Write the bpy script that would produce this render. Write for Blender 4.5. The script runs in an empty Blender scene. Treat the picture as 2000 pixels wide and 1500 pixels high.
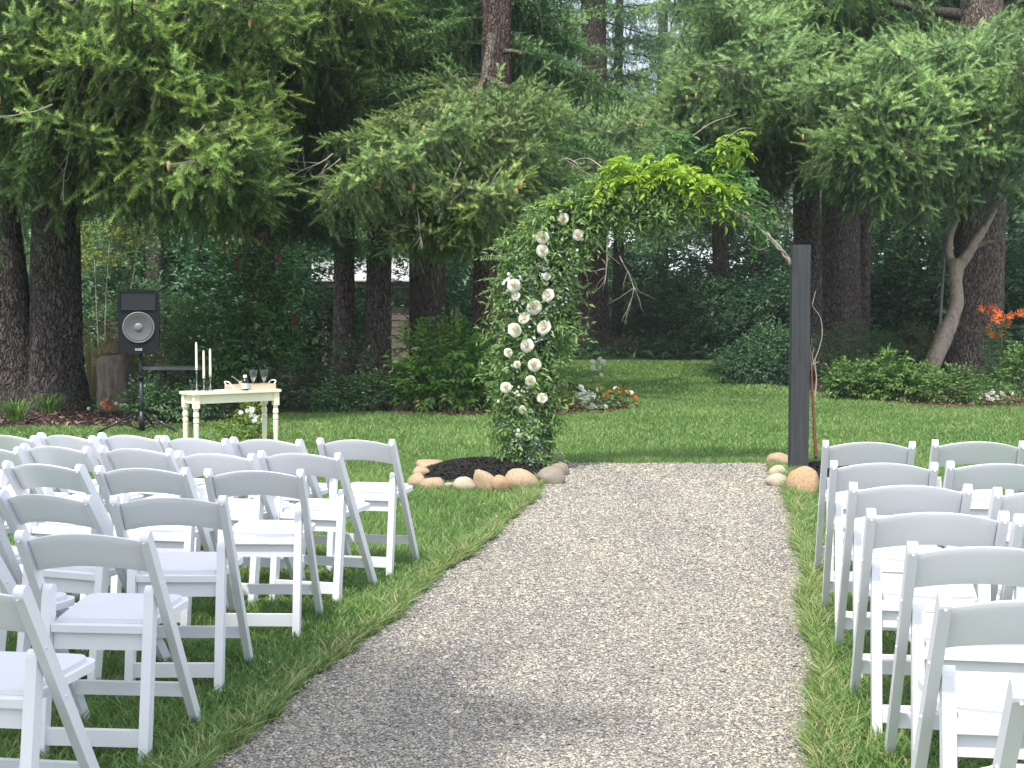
import bpy, bmesh, math, random
import numpy as np
from mathutils import Vector, Matrix, Euler

R = math.radians
sc = bpy.context.scene
col = sc.collection
rng = np.random.default_rng(7)
random.seed(7)

# ------------------------------------------------------------------ camera, sky, sun, exposure
HAZE = 0.0005
F, H, HY = 2700.0, 1.5, 603.0          # focal length (px of a 2000 px frame), eye height, horizon row
cam = bpy.data.cameras.new('camera')
cam.sensor_fit = 'HORIZONTAL'; cam.sensor_width = 36.0
cam.lens = F / 2000.0 * 36.0
cam.clip_start = 0.05; cam.clip_end = 900.0
camo = bpy.data.objects.new('camera', cam); col.objects.link(camo)
PITCH = math.atan((750 - HY) / F)       # the camera looks slightly down
camo.location = (0, 0, H); camo.rotation_euler = (R(90) - PITCH, 0, 0)
sc.camera = camo

SUN_EL, SUN_AZ = R(61), R(203)          # azimuth clockwise from +Y (the way the camera looks)
sdir = Vector((math.sin(SUN_AZ) * math.cos(SUN_EL), math.cos(SUN_AZ) * math.cos(SUN_EL), math.sin(SUN_EL)))
world = bpy.data.worlds.new("World"); sc.world = world; world.use_nodes = True
wn = world.node_tree.nodes; wl = world.node_tree.links
sky = wn.new('ShaderNodeTexSky'); sky.sky_type = 'NISHITA'; sky.sun_disc = False
sky.sun_elevation = SUN_EL; sky.sun_rotation = SUN_AZ
sky.air_density = 1.0; sky.dust_density = 3.0; sky.ozone_density = 1.0
veil = wn.new('ShaderNodeMix'); veil.data_type = 'RGBA'; veil.inputs[0].default_value = 0.4     # thin even high cloud
veil.inputs[7].default_value = (10.6, 11.2, 12.2, 1)
wl.new(sky.outputs[0], veil.inputs[6]); wl.new(veil.outputs[2], wn['Background'].inputs[0])
wn['Background'].inputs[1].default_value = 0.15
sun = bpy.data.lights.new('sun', 'SUN'); sun.energy = 3.2; sun.angle = R(1.6); sun.color = (1.0, 0.95, 0.87)
suno = bpy.data.objects.new('sun', sun); col.objects.link(suno)
suno.rotation_euler = (-sdir).to_track_quat('-Z', 'Y').to_euler(); suno.location = (-8, -8, 25)
sc.view_settings.view_transform = 'Standard'; sc.view_settings.look = 'None'
sc.view_settings.gamma = 1.0; sc.view_settings.exposure = 0.64; sc.view_settings.use_curve_mapping = False
sc.cycles.max_bounces = 8; sc.cycles.diffuse_bounces = 4; sc.cycles.transparent_max_bounces = 8
sc.cycles.use_denoising = True

CP, SP = math.cos(PITCH), math.sin(PITCH)
def ray(px, py):
    Y = -(py - 750) / F; return (px - 1000) / F, CP + Y * SP, -SP + Y * CP
def at(px, py, d):
    x, y, z = ray(px, py); k = d / y; return Vector((x * k, d, H + z * k))
def gd(py, z=0.0):
    _, y, dz = ray(1000, py); return (z - H) / dz * y
def G(px, py):
    x, y, z = ray(px, py); k = -H / z; return (x * k, y * k)
def proj(p):
    zc = p[1] * CP - (p[2] - H) * SP; yc = p[1] * SP + (p[2] - H) * CP
    return 1000 + F * p[0] / zc, 750 - F * yc / zc

# ------------------------------------------------------------------ objects
def tag(o, label=None, cat=None, group=None, kind=None):
    if label: o['label'] = label
    if cat: o['category'] = cat
    if group: o['group'] = group
    if kind: o['kind'] = kind
    return o
def obj(name, me, parent=None, loc=(0, 0, 0), rot=(0, 0, 0), scale=(1, 1, 1), color=None):
    o = bpy.data.objects.new(name, me); col.objects.link(o)
    o.location = loc; o.rotation_euler = rot
    o.scale = scale if hasattr(scale, '__len__') else (scale,) * 3
    if parent: o.parent = parent
    if color: o.color = (*color, 1)
    return o
def thing(name, label, cat, loc=(0, 0, 0), rz=0.0, group=None):
    o = obj(name, None, None, loc, (0, 0, rz)); o.empty_display_size = 0.2
    return tag(o, label, cat, group)
def copy_tree(o, parent=None):
    c = o.copy(); col.objects.link(c)
    if parent: c.parent = parent
    for ch in list(o.children): copy_tree(ch, c)
    return c

# ------------------------------------------------------------------ mesh helpers
def np_mesh(name, V, Fc, mats, tone=None, midx=None, smooth=False):
    V = np.ascontiguousarray(V, dtype=np.float32); Fc = np.ascontiguousarray(Fc, dtype=np.int32)
    k = Fc.shape[1]; n = len(Fc)
    me = bpy.data.meshes.new(name)
    me.vertices.add(len(V)); me.vertices.foreach_set('co', V.ravel())
    me.loops.add(n * k); me.loops.foreach_set('vertex_index', Fc.ravel())
    me.polygons.add(n)
    me.polygons.foreach_set('loop_start', np.arange(0, n * k, k, dtype=np.int32))
    if midx is not None: me.polygons.foreach_set('material_index', np.asarray(midx, dtype=np.int32))
    me.polygons.foreach_set('use_smooth', np.full(n, bool(smooth)))
    if tone is not None:
        a = me.attributes.new('tone', 'FLOAT', 'POINT')
        a.data.foreach_set('value', np.ascontiguousarray(tone, dtype=np.float32))
    for m in (mats if isinstance(mats, (list, tuple)) else [mats]): me.materials.append(m)
    me.update(calc_edges=True)
    return me

class Acc:
    """collects triangle pieces into one mesh"""
    def __init__(s): s.V, s.F, s.T, s.M, s.n = [], [], [], [], 0
    def add(s, V, Fc, tone=0.5, mi=0):
        V = np.asarray(V, dtype=np.float32); Fc = np.asarray(Fc, dtype=np.int32)
        s.V.append(V); s.F.append(Fc + s.n)
        s.T.append(np.broadcast_to(np.asarray(tone, dtype=np.float32), (len(V),)))
        s.M.append(np.full(len(Fc), mi, dtype=np.int32)); s.n += len(V)
    def arrays(s):
        return np.concatenate(s.V), np.concatenate(s.F), np.concatenate(s.T), np.concatenate(s.M)
    def mesh(s, name, mats, smooth=False):
        V, Fc, T, M = s.arrays()
        return np_mesh(name, V, Fc, mats, T, M, smooth)

def norm(a):
    return a / np.maximum(np.linalg.norm(a, axis=-1, keepdims=True), 1e-9)
def basis(D):
    ref = np.where(np.abs(D[:, 2:3]) < 0.9, np.array([[0, 0, 1.0]]), np.array([[1.0, 0, 0]]))
    e1 = norm(np.cross(D, ref)); return e1, np.cross(D, e1)

def tube(P, rad, segs=8, cap=True, ridge=0.0, ridge_n=9, seed=0):
    """tapered tube along P -> (verts, tris)"""
    P = np.asarray(P, dtype=float); n = len(P); rad = np.broadcast_to(np.asarray(rad, float), (n,))
    Tn = np.gradient(P, axis=0); Tn = norm(Tn)
    e = np.array([1.0, 0, 0]) if abs(Tn[0][0]) < 0.8 else np.array([0, 1.0, 0])
    V = []; r_ = np.random.default_rng(seed)
    ang = np.arange(segs) * 2 * math.pi / segs
    ph = r_.uniform(0, 6.28, 4)
    for i in range(n):
        e = e - Tn[i] * np.dot(e, Tn[i]); e = e / np.linalg.norm(e); f = np.cross(Tn[i], e)
        rr = rad[i] * np.ones(segs)
        if ridge:
            w = 0.35 * i
            rr = rr * (1 + ridge * (0.55 * np.abs(np.sin(ang * ridge_n * 0.5 + ph[0] + 0.25 * math.sin(w)))
                       + 0.5 * np.sin(ang * 3 + ph[1] + 0.1 * i) + 0.45 * r_.uniform(-1, 1, segs)))
        V.append(P[i] + (np.cos(ang) * rr)[:, None] * e + (np.sin(ang) * rr)[:, None] * f)
    V = np.concatenate(V); Fc = []
    for i in range(n - 1):
        for j in range(segs):
            a = i * segs + j; b = i * segs + (j + 1) % segs
            Fc += [(a, b, b + segs), (a, b + segs, a + segs)]
    if cap:
        for base, c in ((0, P[0]), ((n - 1) * segs, P[-1])):
            V = np.vstack([V, c]); k = len(V) - 1
            for j in range(segs):
                a, b = base + j, base + (j + 1) % segs
                Fc.append((a, k, b) if base == 0 else (a, b, k))
    return V, np.array(Fc)

def spline(pts, n=12):
    pts = [np.asarray(p, float) for p in pts]
    p = [2 * pts[0] - pts[1]] + pts + [2 * pts[-1] - pts[-2]]
    out = []
    for i in range(1, len(p) - 2):
        for k in range(n):
            t = k / n
            out.append(0.5 * ((2 * p[i]) + (p[i + 1] - p[i - 1]) * t + (2 * p[i - 1] - 5 * p[i] + 4 * p[i + 1] - p[i + 2]) * t * t
                              + (3 * p[i] - p[i - 1] - 3 * p[i + 1] + p[i + 2]) * t ** 3))
    out.append(pts[-1]); return np.array(out)

def bm_mesh(name, bm, mat, smooth=False, bevel=0.0, seg=2):
    if bevel:
        es = [e for e in bm.edges if len(e.link_faces) == 2 and e.calc_face_angle(0) > 0.6]
        bmesh.ops.bevel(bm, geom=es, offset=bevel, segments=seg, profile=0.5, affect='EDGES', clamp_overlap=True)
    bmesh.ops.recalc_face_normals(bm, faces=bm.faces)
    me = bpy.data.meshes.new(name); bm.to_mesh(me); bm.free()
    for p in me.polygons: p.use_smooth = smooth
    for m in (mat if isinstance(mat, (list, tuple)) else [mat]): me.materials.append(m)
    return me
def box_bm(lo, hi, bm=None):
    bm = bm or bmesh.new()
    vs = [bm.verts.new((x, y, z)) for x in (lo[0], hi[0]) for y in (lo[1], hi[1]) for z in (lo[2], hi[2])]
    for f in ((0, 1, 3, 2), (4, 6, 7, 5), (0, 4, 5, 1), (2, 3, 7, 6), (0, 2, 6, 4), (1, 5, 7, 3)):
        bm.faces.new([vs[i] for i in f])
    return bm
def prism_x(poly, x0, x1, bm=None):
    """polygon in (y,z) extruded along x"""
    bm = bm or bmesh.new()
    a = [bm.verts.new((x0, y, z)) for y, z in poly]; b = [bm.verts.new((x1, y, z)) for y, z in poly]
    n = len(poly)
    bm.faces.new(a[::-1]); bm.faces.new(b)
    for i in range(n): bm.faces.new((a[i], a[(i + 1) % n], b[(i + 1) % n], b[i]))
    return bm
def prism_z(poly, z0, z1, bm=None):
    bm = bm or bmesh.new()
    a = [bm.verts.new((x, y, z0)) for x, y in poly]; b = [bm.verts.new((x, y, z1)) for x, y in poly]
    n = len(poly)
    bm.faces.new(a[::-1]); bm.faces.new(b)
    for i in range(n): bm.faces.new((a[i], a[(i + 1) % n], b[(i + 1) % n], b[i]))
    return bm
def prism_y(poly, y0, y1, bm=None):
    bm = bm or bmesh.new()
    a = [bm.verts.new((x, y0, z)) for x, z in poly]; b = [bm.verts.new((x, y1, z)) for x, z in poly]
    n = len(poly)
    bm.faces.new(a[::-1]); bm.faces.new(b)
    for i in range(n): bm.faces.new((a[i], a[(i + 1) % n], b[(i + 1) % n], b[i]))
    return bm
def lathe(prof, segs=20, bm=None, axis='Z', c=(0, 0, 0)):
    bm = bm or bmesh.new(); rings = []
    for r, h in prof:
        ring = []
        for k in range(segs):
            a = 2 * math.pi * k / segs
            p = (r * math.cos(a), r * math.sin(a), h) if axis == 'Z' else (r * math.cos(a), h, r * math.sin(a))
            ring.append(bm.verts.new((p[0] + c[0], p[1] + c[1], p[2] + c[2])))
        rings.append(ring)
    for i in range(len(rings) - 1):
        for k in range(segs):
            bm.faces.new((rings[i][k], rings[i][(k + 1) % segs], rings[i + 1][(k + 1) % segs], rings[i + 1][k]))
    bm.faces.new(rings[0][::-1]); bm.faces.new(rings[-1])
    return bm

# ------------------------------------------------------------------ materials
def new_mat(name):
    m = bpy.data.materials.new(name); m.use_nodes = True
    return m, m.node_tree.nodes, m.node_tree.links, m.node_tree.nodes['Principled BSDF']
def ramp(nodes, stops, interp='LINEAR'):
    r = nodes.new('ShaderNodeValToRGB'); cr = r.color_ramp; cr.interpolation = interp
    while len(cr.elements) < len(stops): cr.elements.new(0.5)
    for e, (p, c) in zip(cr.elements, stops):
        e.position = p; e.color = (*c, 1)
    return r
def tex_noise(n, l, scale, detail=4, rough=0.55, map_scale=None, coord='Object', dist=0.0):
    tc = n.new('ShaderNodeTexCoord'); nz = n.new('ShaderNodeTexNoise')
    nz.inputs['Scale'].default_value = scale; nz.inputs['Detail'].default_value = detail
    nz.inputs['Roughness'].default_value = rough; nz.inputs['Distortion'].default_value = dist
    if map_scale:
        mp = n.new('ShaderNodeMapping'); mp.inputs['Scale'].default_value = map_scale
        l.new(tc.outputs[coord], mp.inputs[0]); l.new(mp.outputs[0], nz.inputs[0])
    else: l.new(tc.outputs[coord], nz.inputs[0])
    return nz
def bump(n, l, src, b, strength=0.4, dist=0.02):
    bp = n.new('ShaderNodeBump'); bp.inputs['Strength'].default_value = strength; bp.inputs['Distance'].default_value = dist
    l.new(src, bp.inputs['Height']); l.new(bp.outputs[0], b.inputs['Normal']); return bp

def leaf_mat(name, stops, transl=0.3, rough=0.5, spec=0.35, objcol=False):
    m, n, l, b = new_mat(name)
    a = n.new('ShaderNodeAttribute'); a.attribute_name = 'tone'
    r = ramp(n, stops); l.new(a.outputs['Fac'], r.inputs[0]); c = r.outputs[0]
    if objcol:
        oi = n.new('ShaderNodeObjectInfo'); mx = n.new('ShaderNodeMix'); mx.data_type = 'RGBA'; mx.blend_type = 'MULTIPLY'
        mx.inputs[0].default_value = 1.0; l.new(c, mx.inputs[6]); l.new(oi.outputs['Color'], mx.inputs[7]); c = mx.outputs[2]
    l.new(c, b.inputs['Base Color']); b.inputs['Roughness'].default_value = rough
    b.inputs['Specular IOR Level'].default_value = spec
    if transl:
        t = n.new('ShaderNodeBsdfTranslucent'); l.new(c, t.inputs[0])
        ms = n.new('ShaderNodeMixShader'); ms.inputs[0].default_value = transl
        l.new(b.outputs[0], ms.inputs[1]); l.new(t.outputs[0], ms.inputs[2])
        l.new(ms.outputs[0], n['Material Output'].inputs[0])
    return m
def plain(name, c, rough=0.5, metal=0.0, var=0.12, vscale=8, bumps=0.0, spec=0.5, map_scale=None):
    m, n, l, b = new_mat(name)
    nz = tex_noise(n, l, vscale, 5, 0.6, map_scale)
    r = ramp(n, [(0.3, tuple(x * (1 - var) for x in c)), (0.7, tuple(min(1, x * (1 + var)) for x in c))])
    l.new(nz.outputs[0], r.inputs[0]); l.new(r.outputs[0], b.inputs['Base Color'])
    b.inputs['Roughness'].default_value = rough; b.inputs['Metallic'].default_value = metal
    b.inputs['Specular IOR Level'].default_value = spec
    if bumps: bump(n, l, nz.outputs[0], b, bumps, 0.01)
    return m
def bark_mat(name, dark, light, sx=7, sz=0.9, moss=None):
    m, n, l, b = new_mat(name)
    n1 = tex_noise(n, l, 3.0, 8, 0.68, (sx, sx, sz), dist=0.6)
    n2 = tex_noise(n, l, 1.3, 4, 0.6); n3 = tex_noise(n, l, 4.0, 3, 0.6)
    tc = n.new('ShaderNodeTexCoord'); ad = n.new('ShaderNodeMixRGB'); ad.blend_type = 'ADD'; ad.inputs[0].default_value = 0.22
    l.new(tc.outputs['Object'], ad.inputs[1]); l.new(n3.outputs['Color'], ad.inputs[2])
    mp = n.new('ShaderNodeMapping'); mp.inputs['Scale'].default_value = (sx * 3.4, sx * 3.4, sz * 4.6); l.new(ad.outputs[0], mp.inputs[0])
    vo = n.new('ShaderNodeTexVoronoi'); vo.feature = 'DISTANCE_TO_EDGE'; vo.inputs['Scale'].default_value = 1.0; l.new(mp.outputs[0], vo.inputs['Vector'])
    cr = ramp(n, [(0.0, (0.18, 0.18, 0.18)), (0.16, (0.66, 0.66, 0.66)), (0.5, (1, 1, 1))]); l.new(vo.outputs['Distance'], cr.inputs[0])
    mm = n.new('ShaderNodeMath'); mm.operation = 'MULTIPLY'; l.new(cr.outputs[0], mm.inputs[0]); l.new(n1.outputs[0], mm.inputs[1])
    r = ramp(n, [(0.12, dark), (0.36, tuple((d + g) / 2 for d, g in zip(dark, light))), (0.62, light)])
    l.new(mm.outputs[0], r.inputs[0]); c = r.outputs[0]
    if moss:
        r2 = ramp(n, [(0.5, (0, 0, 0)), (0.68, (1, 1, 1))]); l.new(n2.outputs[0], r2.inputs[0])
        mx = n.new('ShaderNodeMix'); mx.data_type = 'RGBA'; mx.blend_type = 'MIX'
        h_ = n.new('ShaderNodeMath'); h_.operation = 'MULTIPLY'; h_.inputs[1].default_value = 0.7; l.new(r2.outputs[0], h_.inputs[0]); l.new(h_.outputs[0], mx.inputs[0])
        l.new(c, mx.inputs[6]); mx.inputs[7].default_value = (*moss, 1); c = mx.outputs[2]
    l.new(c, b.inputs['Base Color']); b.inputs['Roughness'].default_value = 0.95; b.inputs['Specular IOR Level'].default_value = 0.15
    bump(n, l, mm.outputs[0], b, 1.0, 0.09)
    return m

def wood_mat(name, dark, light, sx=7, sz=0.9):
    m, n, l, b = new_mat(name)
    n1 = tex_noise(n, l, 3.0, 9, 0.7, (sx, sx, sz), dist=0.8); n2 = tex_noise(n, l, 5.0, 5, 0.65)
    mm = n.new('ShaderNodeMath'); mm.operation = 'MULTIPLY_ADD'; mm.inputs[1].default_value = 0.35; l.new(n2.outputs[0], mm.inputs[0])
    m2 = n.new('ShaderNodeMath'); m2.operation = 'MULTIPLY'; m2.inputs[1].default_value = 0.65; l.new(n1.outputs[0], m2.inputs[0]); l.new(m2.outputs[0], mm.inputs[2])
    r = ramp(n, [(0.34, dark), (0.5, tuple((d + 2 * g) / 3 for d, g in zip(dark, light))), (0.68, light)]); l.new(mm.outputs[0], r.inputs[0])
    l.new(r.outputs[0], b.inputs['Base Color']); b.inputs['Roughness'].default_value = 0.9; b.inputs['Specular IOR Level'].default_value = 0.15
    bump(n, l, n1.outputs[0], b, 0.8, 0.04); return m
M = {}
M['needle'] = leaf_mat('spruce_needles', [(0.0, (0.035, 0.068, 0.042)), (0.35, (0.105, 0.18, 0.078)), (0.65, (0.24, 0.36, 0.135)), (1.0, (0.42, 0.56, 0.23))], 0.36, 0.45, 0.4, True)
M['twig'] = plain('twig_bark', (0.06, 0.045, 0.034), 0.9, var=0.3, vscale=20)
M['deadwood'] = plain('dead_twig_wood', (0.30, 0.26, 0.22), 0.9, var=0.25, vscale=14)
M['bark'] = bark_mat('spruce_bark', (0.045, 0.037, 0.032), (0.27, 0.225, 0.195), moss=(0.09, 0.10, 0.055))
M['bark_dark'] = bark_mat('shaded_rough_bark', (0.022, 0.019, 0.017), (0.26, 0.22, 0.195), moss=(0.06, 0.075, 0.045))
M['bark_red'] = bark_mat('reddish_bark', (0.055, 0.038, 0.032), (0.32, 0.235, 0.20))
M['bark_grey'] = bark_mat('greyish_bark', (0.062, 0.048, 0.041), (0.47, 0.375, 0.315))
M['lichen_bark'] = bark_mat('lichen_bark', (0.10, 0.09, 0.07), (0.38, 0.36, 0.28), moss=(0.30, 0.24, 0.06))
M['cone'] = plain('cone_scales', (0.42, 0.27, 0.10), 0.7, var=0.3, vscale=60, bumps=0.4)
M['white'] = plain('white_resin', (0.74, 0.745, 0.775), 0.38, var=0.02, vscale=3)
M['vinyl'] = plain('white_vinyl', (0.64, 0.64, 0.67), 0.42, var=0.015, vscale=4)
M['steel'] = plain('steel', (0.6, 0.6, 0.62), 0.3, metal=1.0, var=0.05)
M['black'] = plain('black_plastic', (0.009, 0.010, 0.013), 0.6, var=0.2, vscale=30, spec=0.25)
M['blackmetal'] = plain('black_metal', (0.014, 0.015, 0.018), 0.4, var=0.2, vscale=20)
M['horn'] = plain('horn_plastic', (0.02, 0.021, 0.025), 0.4, var=0.1, spec=0.35)
M['cone_paper'] = plain('woofer_paper', (0.10, 0.10, 0.105), 0.45, var=0.15, vscale=25)
M['ring'] = plain('woofer_ring', (0.17, 0.17, 0.18), 0.4, var=0.08)
M['print'] = plain('pale_print', (0.75, 0.75, 0.76), 0.5, var=0.02)
M['cream'] = plain('cream_paint', (0.86, 0.81, 0.61), 0.45, var=0.05, vscale=6)
M['wax'] = plain('candle_wax', (0.85, 0.80, 0.66), 0.4, var=0.03)
M['silver'] = plain('tarnished_silver', (0.45, 0.45, 0.42), 0.25, metal=1.0, var=0.2, vscale=40)
M['traywood'] = plain('washed_wood', (0.55, 0.44, 0.33), 0.7, var=0.18, vscale=14, map_scale=(1, 8, 8))
M['bottle'] = plain('dark_bottle', (0.02, 0.012, 0.014), 0.15, var=0.1)
M['label'] = plain('bottle_label', (0.70, 0.71, 0.74), 0.6, var=0.15, vscale=60)
def post_mat():
    m, n, l, b = new_mat('dark_stained_wood')
    n1 = tex_noise(n, l, 2.2, 9, 0.7, (16, 16, 0.9), dist=0.25)
    r = ramp(n, [(0.25, (0.030, 0.033, 0.036)), (0.5, (0.050, 0.053, 0.057)), (0.78, (0.072, 0.075, 0.079))])
    l.new(n1.outputs[0], r.inputs[0]); l.new(r.outputs[0], b.inputs['Base Color'])
    b.inputs['Roughness'].default_value = 0.85; b.inputs['Specular IOR Level'].default_value = 0.2
    bump(n, l, n1.outputs[0], b, 0.5, 0.01); return m
M['post'] = post_mat()
M['petal'] = leaf_mat('cream_petals', [(0, (0.84, 0.78, 0.58)), (0.5, (0.87, 0.83, 0.68)), (1, (0.88, 0.86, 0.78))], 0.4, 0.55, 0.2)
M['whitepetal'] = leaf_mat('white_petals', [(0, (0.6, 0.62, 0.5)), (1, (0.85, 0.85, 0.82))], 0.25, 0.6, 0.2)
M['orange'] = leaf_mat('orange_petals', [(0, (0.55, 0.10, 0.03)), (0.6, (0.78, 0.19, 0.06)), (1, (0.85, 0.34, 0.10))], 0.25, 0.55, 0.2)
M['magenta'] = leaf_mat('magenta_petals', [(0, (0.25, 0.01, 0.05)), (1, (0.5, 0.04, 0.13))], 0.2, 0.55, 0.2)
M['limeleaf'] = leaf_mat('young_vine_leaf', [(0, (0.16, 0.29, 0.025)), (0.5, (0.31, 0.48, 0.05)), (1, (0.45, 0.56, 0.10))], 0.4, 0.45, 0.3)
M['vineleaf'] = leaf_mat('vine_leaf', [(0, (0.04, 0.10, 0.025)), (0.5, (0.085, 0.20, 0.05)), (1, (0.16, 0.30, 0.075))], 0.35, 0.4, 0.4)
M['garland'] = leaf_mat('garland_greens', [(0, (0.04, 0.095, 0.026)), (0.45, (0.125, 0.24, 0.065)), (0.75, (0.23, 0.37, 0.11)), (1, (0.38, 0.46, 0.22))], 0.28, 0.38, 0.5)
M['silverleaf'] = leaf_mat('silvery_leaf', [(0, (0.12, 0.19, 0.14)), (1, (0.34, 0.42, 0.35))], 0.2, 0.55, 0.3)
M['shrub'] = leaf_mat('shrub_leaf', [(0, (0.03, 0.072, 0.034)), (0.5, (0.085, 0.18, 0.072)), (1, (0.18, 0.31, 0.11))], 0.3, 0.42, 0.45, True)
M['lightshrub'] = leaf_mat('light_leaf', [(0, (0.055, 0.12, 0.03)), (0.5, (0.13, 0.25, 0.06)), (1, (0.26, 0.39, 0.10))], 0.35, 0.42, 0.45, True)
M['glossy'] = leaf_mat('glossy_leaf', [(0, (0.028, 0.068, 0.026)), (0.6, (0.075, 0.17, 0.054)), (1, (0.16, 0.29, 0.09))], 0.18, 0.25, 0.6, True)
M['yellowleaf'] = leaf_mat('yellowing_leaf', [(0, (0.14, 0.19, 0.03)), (1, (0.42, 0.42, 0.06))], 0.4, 0.5, 0.3)
M['straw'] = leaf_mat('dry_grass', [(0, (0.16, 0.11, 0.05)), (1, (0.42, 0.33, 0.17))], 0.25, 0.7, 0.2)
M['blade'] = leaf_mat('grass_blades', [(0, (0.062, 0.12, 0.03)), (0.45, (0.145, 0.27, 0.065)), (0.85, (0.27, 0.41, 0.12)), (1.0, (0.42, 0.40, 0.20))], 0.3, 0.42, 0.4)

def ground_mat():
    m, n, l, b = new_mat('forest_floor')
    n1 = tex_noise(n, l, 1.6, 8, 0.7); n2 = tex_noise(n, l, 0.25, 4, 0.6)
    r = ramp(n, [(0.3, (0.018, 0.016, 0.011)), (0.55, (0.036, 0.030, 0.02)), (0.75, (0.06, 0.047, 0.032))])
    l.new(n1.outputs[0], r.inputs[0])
    r2 = ramp(n, [(0.45, (0, 0, 0)), (0.62, (1, 1, 1))]); l.new(n2.outputs[0], r2.inputs[0])
    mx = n.new('ShaderNodeMix'); mx.data_type = 'RGBA'; l.new(r2.outputs[0], mx.inputs[0]); l.new(r.outputs[0], mx.inputs[6])
    mx.inputs[7].default_value = (0.03, 0.05, 0.018, 1); l.new(mx.outputs[2], b.inputs['Base Color'])
    b.inputs['Roughness'].default_value = 0.95; b.inputs['Specular IOR Level'].default_value = 0.1
    bump(n, l, n1.outputs[0], b, 0.8, 0.04); return m
def lawn_mat():
    m, n, l, b = new_mat('lawn_turf')
    n1 = tex_noise(n, l, 40, 6, 0.7); n2 = tex_noise(n, l, 0.5, 4, 0.6)
    r = ramp(n, [(0.3, (0.045, 0.08, 0.022)), (0.55, (0.105, 0.18, 0.048)), (0.75, (0.165, 0.26, 0.075))])
    l.new(n1.outputs[0], r.inputs[0])
    r2 = ramp(n, [(0.35, (0.80, 0.92, 0.85)), (0.65, (1.18, 1.08, 1.05))]); l.new(n2.outputs[0], r2.inputs[0])
    mx = n.new('ShaderNodeMix'); mx.data_type = 'RGBA'; mx.blend_type = 'MULTIPLY'; mx.inputs[0].default_value = 1
    l.new(r.outputs[0], mx.inputs[6]); l.new(r2.outputs[0], mx.inputs[7]); l.new(mx.outputs[2], b.inputs['Base Color'])
    b.inputs['Roughness'].default_value = 0.9; b.inputs['Specular IOR Level'].default_value = 0.15
    bump(n, l, n1.outputs[0], b, 0.8, 0.03); return m
def gravel_mat():
    m, n, l, b = new_mat('gravel_bed')
    tc = n.new('ShaderNodeTexCoord'); vo = n.new('ShaderNodeTexVoronoi'); vo.inputs['Scale'].default_value = 95
    vo.inputs['Randomness'].default_value = 1.0; l.new(tc.outputs['Object'], vo.inputs['Vector'])
    sep = n.new('ShaderNodeSeparateColor'); l.new(vo.outputs['Color'], sep.inputs[0])
    r = ramp(n, [(0.0, (0.08, 0.082, 0.087)), (0.25, (0.15, 0.148, 0.143)), (0.5, (0.24, 0.225, 0.195)), (0.72, (0.31, 0.288, 0.24)), (0.88, (0.39, 0.365, 0.31)), (1.0, (0.46, 0.44, 0.40))])
    l.new(sep.outputs[0], r.inputs[0])
    n2 = tex_noise(n, l, 0.8, 4, 0.6); r2 = ramp(n, [(0.35, (0.80, 0.80, 0.82)), (0.65, (1.1, 1.08, 1.04))]); l.new(n2.outputs[0], r2.inputs[0])
    mx = n.new('ShaderNodeMix'); mx.data_type = 'RGBA'; mx.blend_type = 'MULTIPLY'; mx.inputs[0].default_value = 1
    l.new(r.outputs[0], mx.inputs[6]); l.new(r2.outputs[0], mx.inputs[7]); l.new(mx.outputs[2], b.inputs['Base Color'])
    b.inputs['Roughness'].default_value = 0.85
    inv = n.new('ShaderNodeMath'); inv.operation = 'SUBTRACT'; inv.inputs[0].default_value = 1.0; l.new(vo.outputs['Distance'], inv.inputs[1])
    bump(n, l, inv.outputs[0], b, 1.0, 0.012); return m
def tone_mat(name, stops, rough=0.85, interp='LINEAR', patch=0.0):
    m, n, l, b = new_mat(name)
    a = n.new('ShaderNodeAttribute'); a.attribute_name = 'tone'; r = ramp(n, stops, interp)
    l.new(a.outputs['Fac'], r.inputs[0]); c = r.outputs[0]
    if patch:
        nz = tex_noise(n, l, 1.1, 6, 0.62, (1.5, 0.6, 1)); r2 = ramp(n, [(0.36, (1 - patch, 1 - patch, 1 - patch * 0.9)), (0.62, (1.08, 1.06, 1.02))]); l.new(nz.outputs[0], r2.inputs[0])
        mx = n.new('ShaderNodeMix'); mx.data_type = 'RGBA'; mx.blend_type = 'MULTIPLY'; mx.inputs[0].default_value = 1
        l.new(c, mx.inputs[6]); l.new(r2.outputs[0], mx.inputs[7]); c = mx.outputs[2]
    l.new(c, b.inputs['Base Color'])
    b.inputs['Roughness'].default_value = rough; b.inputs['Specular IOR Level'].default_value = 0.3; return m
M['ground'] = ground_mat(); M['lawn'] = lawn_mat(); M['gravelbed'] = gravel_mat()
M['stones'] = tone_mat('gravel_stones', [(0.0, (0.12, 0.122, 0.126)), (0.2, (0.20, 0.198, 0.19)), (0.45, (0.29, 0.272, 0.228)), (0.70, (0.375, 0.347, 0.28)), (0.9, (0.47, 0.44, 0.355)), (0.97, (0.52, 0.50, 0.45)), (1.0, (0.30, 0.21, 0.155))], patch=0.13)
M['mulch'] = plain('black_mulch', (0.012, 0.011, 0.010), 0.95, var=0.5, vscale=40, bumps=1.0, spec=0.2)
M['mulchchip'] = tone_mat('black_mulch_chips', [(0, (0.006, 0.006, 0.006)), (0.8, (0.02, 0.018, 0.016)), (1, (0.035, 0.03, 0.027))], 0.9)
M['barkbed'] = plain('bark_bed', (0.055, 0.030, 0.022), 0.95, var=0.5, vscale=25, bumps=1.0, spec=0.1)
M['barkchip'] = tone_mat('bark_chips', [(0, (0.035, 0.018, 0.013)), (0.5, (0.12, 0.06, 0.04)), (0.85, (0.22, 0.12, 0.085)), (1, (0.36, 0.24, 0.18))], 0.9)
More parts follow.
